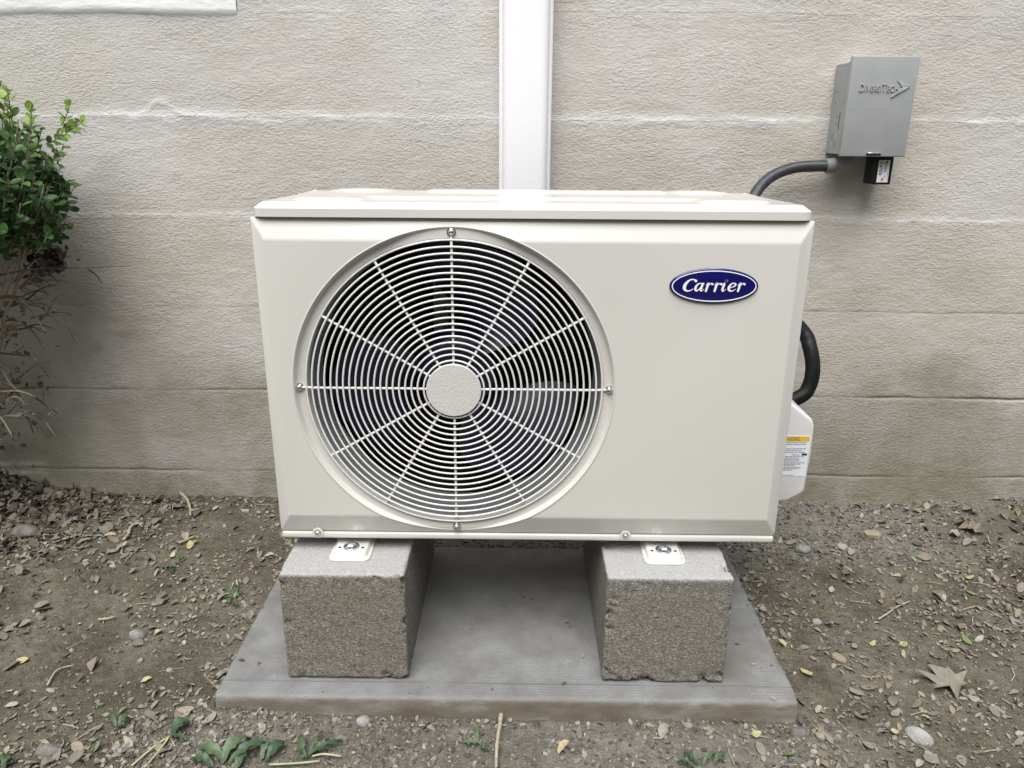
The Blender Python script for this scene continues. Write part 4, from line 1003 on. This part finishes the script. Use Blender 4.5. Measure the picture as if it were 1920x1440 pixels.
# lobed dry leaves that stand out
def lobed(name, c, pts, lift, mat, label, yaw=0, thick=0.0):
    """outline in metres around c, triangulated as a fan with cupped tips"""
    V = [(0, 0, lift*0.3)]; n = len(pts)
    for ring_ in (0.5, 1.0):
        for i, (a, r) in enumerate(pts):
            a = R_(a)+yaw; V.append((r*ring_*math.cos(a), r*ring_*math.sin(a), lift*(ring_**2)*(0.5+0.5*math.sin(i*2.3))))
    F = [[0, 1+i, 1+(i+1) % n] for i in range(n)] + [[1+i, 1+n+i, 1+n+(i+1) % n, 1+(i+1) % n] for i in range(n)]
    z = float(gz(c.x, c.y)); V = [(c.x+x, c.y+y, max(z+0.004+h, float(gz(c.x+x, c.y+y))+0.003)) for x, y, h in V]
    o = mk(name, V, F, mat, None, smooth=True, attrs={'tone': np.full(len(V), 0.32)})
    return tag(o, label, 'leaf')
maple = [(-90, 0.016), (-50, 0.030), (-30, 0.020), (-8, 0.044), (8, 0.020), (30, 0.052), (48, 0.022), (70, 0.050), (92, 0.024), (118, 0.056), (138, 0.024), (165, 0.046), (190, 0.022), (215, 0.036), (245, 0.018)]
lobed('lobed_leaf', G(1783, 1288), maple, 0.016, M['leaf_dry'], 'large tan dry lobed leaf lying on the soil right of the pad', 0.7)
lobed('lobed_leaf', G(1822, 995), [(a, r*0.75) for a, r in maple], 0.022, M['leaf_dry'], 'curled brown dry lobed leaf near the foot of the wall at right', 2.1)
lobed('lobed_leaf', G(1792, 1008), [(a, r*0.62) for a, r in maple[::2]], 0.014, M['leaf_dry'], 'tan forked dry leaf beside the curled brown leaf near the wall', 0.2)
lobed('lobed_leaf', G(208, 1038), [(a, r*0.32) for a, r in maple], 0.003, M['leaf_dry'], 'small pale brown lobed leaf lying flat below the forked twig', 0.4)

# stones
def stone(u, v, wpx, mat, label, flat=0.6, seed=0, boxy=False, asp=0.8, yaw=0):
    p = G(u, v); k = (p-Vector(CAM)).length/FPX; s = wpx*k/2
    bm = bmesh.new()
    if boxy:
        bmesh.ops.create_cube(bm, size=1.9); bmesh.ops.subdivide_edges(bm, edges=bm.edges, cuts=3, use_grid_fill=True)
    else: bmesh.ops.create_icosphere(bm, subdivisions=3, radius=1)
    V = np.array([q.co[:] for q in bm.verts]); bm.verts.index_update(); F = [[q.index for q in f.verts] for f in bm.faces]; bm.free()
    V *= (1+0.16*fbm(V[:, 0]*1.3+V[:, 2]*1.9+seed, V[:, 1]*1.3-V[:, 2]*0.7, seed, 2)+0.07*fbm(V[:, 0]*4+V[:, 2]*5+seed, V[:, 1]*4, seed+9, 2))[:, None]
    V = V*np.array([s, s*asp, s*flat]); V = V @ rotm(yaw, 0.1, 0.08).T + np.array([p.x, p.y, p.z+s*flat*0.35])
    o = mk('stone', V, F, M[mat], None, smooth=True, sharp=60 if not boxy else 40); return tag(o, label, 'stone')
stone(258, 1196, 26, 'stone_grey', 'round grey stone on the soil left of the pad', 0.8, 1)
stone(1723, 1384, 40, 'stone_white', 'pale flat stone half buried in the soil at lower right', 0.45, 2, asp=0.75, yaw=-0.6)
stone(1632, 1008, 28, 'stone_tan', 'angular tan stone chip on the soil right of the unit', 0.55, 3, True, 0.6, 0.15)
stone(1505, 1032, 28, 'stone_grey', 'grey stone nearest the unit corner among the gravel', 0.6, 4)
stone(1578, 1028, 20, 'stone_white', 'pale stone between the grey stone and the tan chip', 0.6, 5)
stone(1531, 1168, 17, 'stone_white', 'small white pebble beside the right edge of the pad', 0.65, 6)
stone(1572, 1236, 26, 'stone_tan', 'tan oblong stone in the leaf litter right of the pad', 0.5, 7, asp=0.6, yaw=-0.6)
stone(1497, 1378, 26, 'stone_dark', 'dark crumbly clod at the front right corner of the pad', 0.7, 8)
stone(1541, 1381, 22, 'stone_tan', 'tan pebble right of the dark clod at the pad corner', 0.55, 9)
stone(1526, 1411, 12, 'stone_white', 'tiny white pebble below the tan pebble at lower right', 0.7, 10)
stone(681, 1356, 24, 'stone_white', 'pale lump of mortar against the front of the pad', 0.8, 11)
stone(92, 1411, 36, 'stone_dark', 'dark grey clod at lower left of the soil', 0.5, 12, asp=0.6)
stone(48, 1000, 40, 'stone_dark', 'dark flat stone among brown leaves at far left', 0.5, 13, asp=0.7)
stone(318, 1258, 12, 'stone_tan', 'small tan pebble on the smooth soil left of the pad', 0.6, 14)
stone(460, 960, 12, 'stone_white', 'small white chip near the wall left of the unit', 0.5, 15, True, 0.6, 0.4)
stone(1290, 1362, 16, 'stone_grey', 'grey pebble in front of the pad below the right block', 0.6, 16)

# sticks
def stick(pts, r, label, name='twig', mat='stick', lift=0.004, branches=()):
    P = [G(u, v) for u, v in pts]; P = [p+Vector((0, 0, lift+r)) for p in P]; Q = spline(P, 6); n = len(Q)
    parts_ = [tube(Q, [r*(1-0.45*i/(n-1))*(1+0.12*math.sin(i*2.1)) for i in range(n)], 7)]
    for bp in branches:
        B = spline([G(u, v)+Vector((0, 0, lift+r*1.2)) for u, v in bp], 4); parts_.append(tube(B, [r*0.62*(1-0.5*i/(len(B)-1)) for i in range(len(B))], 6))
    return tag(mk(name, *join(parts_), M[mat], None, True), label, 'twig')
stick([(941, 1338), (937, 1370), (932, 1405), (930, 1450)], 0.0042, 'straight dry stick leaning against the front of the pad', lift=0.006)
stick([(341, 931), (352, 943), (357, 958), (358, 972)], 0.0042, 'pale forked twig on the soil near the wall left of the unit', branches=([(357, 962), (366, 964)], [(341, 931), (337, 928)]))
stick([(233, 1018), (242, 1006), (246, 994), (256, 988), (270, 987)], 0.0040, 'thick pale bent twig on the soil below the shrub', branches=([(252, 990), (243, 986)], [(262, 988), (268, 994)]))
stick([(336, 1023), (349, 1018), (366, 1010)], 0.0030, 'short pale twig with a knob right of the bent twig')
stick([(1646, 1166), (1668, 1152), (1680, 1143), (1705, 1132)], 0.0020, 'thin twig lying in the leaves right of the pad')
stick([(186, 1167), (200, 1166), (218, 1161)], 0.0026, 'short tan twig above the round grey stone at left')
stick([(240, 1132), (275, 1106), (310, 1085)], 0.0014, 'long thin brown twig slanting over the soil at left', mat='bark_dark')
stick([(118, 985), (140, 955), (160, 925)], 0.0016, 'thin upright brown twig leaning in the brown leaves', mat='bark_dark', lift=0.012)
stick([(150, 958), (190, 952), (215, 965), (250, 980)], 0.0014, 'crooked thin twig lying right of the brown leaf heap', mat='bark_dark', lift=0.008)
stick([(90, 1290), (108, 1262), (140, 1252)], 0.0018, 'pale bent straw stalk on the soil at lower left', branches=())

# weeds
def weed(leaves, label, stalks=(), tone=0.3):
    P0 = G(*leaves[0][0]); root = thing('weed', (P0.x, P0.y, P0.z), label, 'weed', None)
    for i, (bp, tp, wpx, arch) in enumerate(leaves):
        a, t = G(*bp)+Vector((0, 0, 0.004)), G(*tp)+Vector((0, 0, 0.008)); L = (t-a).length; k = (t-Vector(CAM)).length/FPX
        d = (t-a)/L; sd = Vector((-d.y, d.x, 0)).normalized(); nu = 8; V = []
        rr_ = random.Random(i*7+len(label))
        for q in range(nu+1):
            s = q/nu; wd = wpx*0.66*k/2*math.sin(math.pi*min(1, 0.05+0.90*s**1.05))**0.8*(1+0.12*math.sin(q*2.4+i))
            c = a+(t-a)*s+Vector((0, 0, 0.65*arch*math.sin(math.pi*s)))+sd*(0.10*L*math.sin(s*3+i)*0.5)
            for m_ in (-1, -0.5, 0, 0.5, 1):
                p = c+sd*wd*m_+Vector((0, 0, abs(m_)*wd*0.45+0.0030*math.sin(q*2.3+m_*4+i))); p.z = max(p.z, float(gz(p.x, p.y))+0.003); V.append(p[:])
        F = [[q*5+j, q*5+j+1, q*5+j+6, q*5+j+5] for q in range(nu) for j in range(4)]
        mk('leaf', V, F, M['weed'], root, True, attrs={'tone': np.full(len(V), rr_.random())})
    for s in stalks:
        Q = spline([G(u, v)+Vector((0, 0, 0.006)) for u, v in s], 5); mk('stalk', *tube(Q, 0.0016, 6), M['stalk'], root, True)
weed([((322, 1386), (356, 1362), 34, 0.016), ((320, 1388), (352, 1396), 14, 0.008)], 'broad green weed leaf on a pale stalk at lower left', stalks=([(248, 1442), (290, 1406), (320, 1386)], [(272, 1445), (296, 1418), (318, 1388)]))
weed([((424, 1432), (374, 1408), 30, 0.020), ((418, 1438), (466, 1390), 32, 0.022), ((430, 1440), (500, 1398), 26, 0.020), ((500, 1432), (532, 1398), 26, 0.014), ((400, 1446), (360, 1430), 24, 0.014), ((440, 1448), (470, 1415), 26, 0.012), ((490, 1430), (508, 1400), 16, 0.010)], 'large clump of broad dark green weed leaves in front of the pad', stalks=([(505, 1440), (560, 1437), (600, 1433)],))
weed([((580, 1424), (606, 1380), 12, 0.008), ((570, 1426), (565, 1386), 20, 0.010), ((578, 1426), (642, 1394), 18, 0.012), ((575, 1428), (560, 1412), 12, 0.006)], 'small green weed right of the large weed clump', stalks=([(586, 1424), (608, 1420), (640, 1424)],))
weed([((220, 1366), (206, 1350), 16, 0.010), ((224, 1366), (242, 1352), 17, 0.008), ((222, 1370), (236, 1366), 12, 0.005)], 'tiny green seedling on the soil left of the stalked weed')
weed([((440, 1126), (420, 1128), 10, 0.006), ((438, 1124), (444, 1104), 10, 0.010), ((440, 1128), (456, 1118), 9, 0.008), ((436, 1130), (446, 1142), 10, 0.005), ((436, 1126), (428, 1138), 10, 0.006)], 'small green weed sprig beside the left block', stalks=([(440, 1124), (446, 1106), (444, 1092)],))
weed([((902, 1398), (870, 1402), 18, 0.006), ((898, 1396), (890, 1372), 12, 0.008), ((900, 1402), (908, 1412), 13, 0.005), ((904, 1410), (918, 1414), 12, 0.004)], 'small grey-green weed left of the straight stick')
weed([((1310, 1438), (1282, 1420), 22, 0.010), ((1318, 1440), (1340, 1420), 14, 0.010), ((1340, 1438), (1356, 1418), 17, 0.008), ((1300, 1444), (1270, 1436), 16, 0.008)], 'low green weed at the bottom edge right of the stick')
weed([((6, 1448), (28, 1424), 18, 0.012), ((-6, 1440), (14, 1428), 16, 0.010)], 'green weed leaf at the bottom left corner')
weed([((330, 1066), (305, 1072), 9, 0.004), ((325, 1068), (345, 1050), 9, 0.006), ((328, 1070), (318, 1082), 8, 0.004)], 'tiny dark green sprig on the soil above the round grey stone')

# ------------------------------------------------------------------ shrub at the left
shrub = thing('boxwood_shrub', (-1.18, 0.44, 0.0), 'green boxwood shrub against the wall at left with bare twigs below', 'shrub')
RS = np.random.RandomState(11)
def bx_leaf(L, i):
    r = random.Random(i+900); V, F = leaf_mesh(1.0, r.uniform(0.56, 0.72), r.uniform(-0.3, 0.2), r.uniform(0.12, 0.38), r.uniform(1.0, 1.35), 0, 6, i)
    return V*L, F
BT = [bx_leaf(1.0, i) for i in range(6)]
leaves, twigs = [], []
def basis(d, up):
    d = d.normalized(); s = up.cross(d)
    if s.length < 1e-4: s = Vector((1, 0, 0)).cross(d)
    s.normalize(); n_ = d.cross(s); return np.array([[d.x, s.x, n_.x], [d.y, s.y, n_.y], [d.z, s.z, n_.z]])
CE = Vector((-1.215, 0.42, 0.69)); RE = Vector((0.295, 0.185, 0.225))
def sprig(base, d, L, nl, bright, lsz):
    d = d.normalized(); pts = [base]; 
    for i in range(1, 4): pts.append(base+d*(L*i/3)+Vector((0, 0, 0.006*i*i/3)))
    twigs.append((pts, 0.0011))
    for i in range(nl):
        t = (i//2+0.6)/((nl+1)//2); p = base+d*(L*min(1, t))+Vector((0, 0, 0.006*t*t*3))
        sd = d.orthogonal().normalized(); sd.rotate(Quaternion(d, RS.uniform(0, 0.5)+(i % 2)*math.pi+(i//2)*math.pi/2))
        ld = (sd*RS.uniform(0.7, 1.1)+d*RS.uniform(0.35, 0.9)+Vector((0, -0.15, 0.15))).normalized()
        up = (Vector((0, -0.25, 1))*0.8+d*0.5+Vector(RS.normal(0, 0.35, 3).tolist())).normalized()
        s = lsz*RS.uniform(0.75, 1.2)*(0.75 if t > 0.9 else 1)
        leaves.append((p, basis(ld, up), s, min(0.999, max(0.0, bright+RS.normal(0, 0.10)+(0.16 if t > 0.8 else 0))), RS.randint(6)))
cnt = 0
while cnt < 980:
    v = Vector(RS.normal(0, 1, 3).tolist()).normalized(); rad = RS.uniform(0.35, 1.0)**0.55
    p = CE+Vector((v.x*RE.x*rad, v.y*RE.y*rad, v.z*RE.z*rad)); lim = 0.60+0.05*float(fbm(p.x*14, p.y*14, 400, 2))+0.10*max(0, (-1.05-p.x))*-1
    if p.y > WY-0.03 or p.z < lim: continue
    p.z += 0.030*float(fbm(p.x*11, p.y*11, 410, 2)); d = v*0.7+Vector((0, -0.1, 0.65))
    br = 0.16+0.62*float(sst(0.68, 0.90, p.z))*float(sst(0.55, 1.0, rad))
    if p.y+d.normalized().y*0.05 > WY-0.02: d.y = -abs(d.y)
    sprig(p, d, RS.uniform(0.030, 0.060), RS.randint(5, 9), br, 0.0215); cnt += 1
for u, v, Y_, L, dx, dz, n in ((118, 262, 0.53, 0.085, 1.0, 0.30, 11), (128, 236, 0.52, 0.05, 0.8, 0.7, 8), (140, 246, 0.545, 0.045, 1, 0.12, 6), (100, 270, 0.50, 0.06, 0.9, 0.1, 9), (128, 372, 0.55, 0.03, 1, 0.0, 5), (130, 420, 0.56, 0.02, 0.6, -0.9, 4),
        (108, 420, 0.55, 0.02, 0.5, -0.6, 4), (112, 300, 0.54, 0.04, 0.9, 0.3, 7), (36, 226, 0.46, 0.05, 0.2, 1, 8), (4, 184, 0.46, 0.03, 0.7, 0.5, 3), (70, 248, 0.47, 0.05, 0.4, 0.9, 9), (96, 330, 0.52, 0.04, 0.9, 0.2, 7), (60, 300, 0.44, 0.05, 0.5, 0.6, 9), (100, 366, 0.5, 0.03, 1, 0.1, 6), (90, 400, 0.52, 0.03, 0.8, -0.2, 5)):
    sprig(at(u-14, v, Y_), Vector((dx, RS.uniform(-0.3, 0.1), dz)), L*0.8, n, 0.66 if v < 300 else 0.45, 0.0195)
# stems and bare twigs
def pz(l, Y0=0.49): return [at(u, v, Y0+0.05*math.sin(u*0.05+v*0.02)*0.6) for u, v in l]
main = [([(-60, 905), (-30, 760), (0, 650), (8, 614), (6, 599), (17, 574), (28, 549), (35, 514), (42, 482), (51, 448), (57, 410), (66, 350)], 0.0042), ([(38, 500), (37, 470), (37, 438), (42, 380), (50, 320)], 0.0020),
        ([(35, 520), (48, 470), (62, 430), (70, 415)], 0.0018), ([(-90, 890), (-50, 740), (-6, 600), (10, 520), (22, 440), (20, 360)], 0.0045), ([(0, 580), (14, 545), (30, 500), (34, 470)], 0.0018), ([(-110, 880), (-90, 640), (-40, 420), (-30, 330)], 0.0055)]
thin = [[(0, 516), (42, 507), (97, 502), (139, 502), (200, 500), (244, 499)], [(35, 537), (62, 528), (100, 525), (139, 531)], [(21, 530), (36, 516), (60, 514), (83, 526), (108, 542)], [(0, 557), (36, 557), (68, 545), (94, 553)], [(22, 574), (56, 567), (80, 570), (94, 577)],
        [(92, 582), (107, 557), (139, 546)], [(97, 585), (119, 585), (136, 592)], [(78, 599), (90, 585), (94, 577)], [(90, 588), (111, 602), (129, 617), (140, 640)], [(14, 489), (20, 470), (34, 458)], [(6, 540), (20, 500), (36, 484)], [(80, 512), (100, 520), (111, 534)], [(0, 662), (54, 668), (75, 685), (92, 708)],
        [(0, 735), (30, 733), (60, 741), (84, 755), (106, 782)], [(79, 711), (82, 730), (81, 744), (90, 765)], [(55, 738), (75, 752), (108, 775)], [(0, 690), (20, 720), (40, 740)], [(46, 480), (60, 462), (78, 450)], [(60, 455), (75, 470), (80, 490)], [(50, 452), (58, 420), (90, 395)], [(14, 460), (18, 400), (30, 350)], [(98, 330), (106, 312), (112, 290)], [(55, 360), (62, 340), (74, 305)], [(30, 450), (60, 452), (108, 463)],
        [(165, 505), (180, 515), (190, 532)]]
for _ in range(48):
    u, v = RS.uniform(-20, 70), RS.uniform(470, 800); a = RS.normal(0, 0.6); L = RS.uniform(25, 70)
    thin.append([(u, v), (u+L*0.5*math.cos(a), v-L*0.5*math.sin(a)-4), (u+L*math.cos(a), v-L*math.sin(a)+8)])
for l, r in main:
    Q = spline(pz(l), 5); n = len(Q); mk('stem', *tube(Q, [r*(1-0.5*i/(n-1))*(1+0.1*math.sin(i*1.7)) for i in range(n)], 8), M['bark'], shrub, True)
for i, l in enumerate(thin):
    Q = spline(pz(l, 0.47+0.10*((i*37) % 10)/10), 4); n = len(Q); Q = [Vector((q.x, min(q.y, WY-0.012), q.z)) for q in Q]
    mk('twig', *tube(Q, [max(0.0009, 0.0024*(1-0.6*j/(n-1))) for j in range(n)], 5), M['bark'] if i % 3 else M['bark_dark'], shrub, True)
parts_ = [tube(p, r, 4, False) for p, r in twigs]
tag(mk('twigs', *join(parts_), M['bark'], shrub, True), kind='stuff')
for k in range(26):
    x, y = RS.uniform(-1.42, -1.02), RS.uniform(0.30, 0.55); zt = RS.uniform(0.66, 0.85); bx_, by_ = -1.44+RS.normal(0, 0.04), 0.44+RS.normal(0, 0.04)
    Q = spline([(bx_, by_, float(gz(bx_, by_))-0.01), (bx_*0.6+x*0.4, by_*0.6+y*0.4, zt*0.45), (x, y, zt)], 5); n = len(Q)
    mk('stem', *tube(Q, [0.004*(1-0.6*j/(n-1)) for j in range(n)], 6), M['bark'] if k % 2 else M['bark_dark'], shrub, True)
# leaves: the ones that show largest as parts, the rest together
def vis(l):
    p = l[0]; return inframe(p.x, p.y, p.z, 4)
order = sorted(range(len(leaves)), key=lambda i: ((0 if vis(leaves[i]) else 1), (leaves[i][0]-Vector(CAM)).length-0.5*leaves[i][0].x-0.2*leaves[i][0].z))
single = set(order[:300]); lm = {}
rest = Heap()
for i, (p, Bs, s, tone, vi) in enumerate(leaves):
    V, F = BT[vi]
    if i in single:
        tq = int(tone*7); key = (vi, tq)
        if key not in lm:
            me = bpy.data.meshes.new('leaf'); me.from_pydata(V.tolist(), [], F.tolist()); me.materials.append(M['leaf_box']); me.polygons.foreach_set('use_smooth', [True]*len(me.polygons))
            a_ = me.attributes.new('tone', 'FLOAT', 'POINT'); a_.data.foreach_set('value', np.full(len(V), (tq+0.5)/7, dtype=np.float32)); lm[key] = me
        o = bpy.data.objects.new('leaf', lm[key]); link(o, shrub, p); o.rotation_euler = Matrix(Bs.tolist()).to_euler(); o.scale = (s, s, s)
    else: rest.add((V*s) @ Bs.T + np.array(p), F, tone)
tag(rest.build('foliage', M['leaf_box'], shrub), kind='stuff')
dead = Heap()
crump = [leaf_mesh(1, rnd.uniform(0.45, 0.8), rnd.uniform(-1.2, 1.2), rnd.uniform(-0.9, 0.9), rnd.uniform(0.7, 1.2), rnd.uniform(0.03, 0.10), 6, i+70) for i in range(14)]
for k in range(620):
    if k < 130: c = at(92+RS.normal(0, 20), 488+RS.normal(0, 15), 0.555+RS.normal(0, 0.02)); s = RS.uniform(0.012, 0.030)
    elif k < 190: c = at(RS.uniform(-20, 110)-RS.uniform(0, 50), RS.uniform(560, 800), 0.53+RS.normal(0, 0.04)); s = RS.uniform(0.006, 0.014)
    else: z_ = RS.uniform(0.02, 0.60); c = Vector((RS.uniform(-1.45, -1.17+0.17*z_), RS.uniform(0.46, 0.60), z_)); s = RS.uniform(0.010, 0.026)
    c.y = min(c.y, WY-0.03)
    V, F = crump[RS.randint(14)]; Q = (V-V.mean(0))*s @ rotm(RS.uniform(0, 6.28), RS.normal(0, 1), RS.normal(0, 1)).T + np.array(c); Q[:, 1] = np.minimum(Q[:, 1], WY-0.006); dead.add(Q, F, RS.rand())
tag(dead.build('dead_leaves', M['leaf_dark'], shrub), 'dark brown dead leaves caught in the bare twigs', kind='stuff')
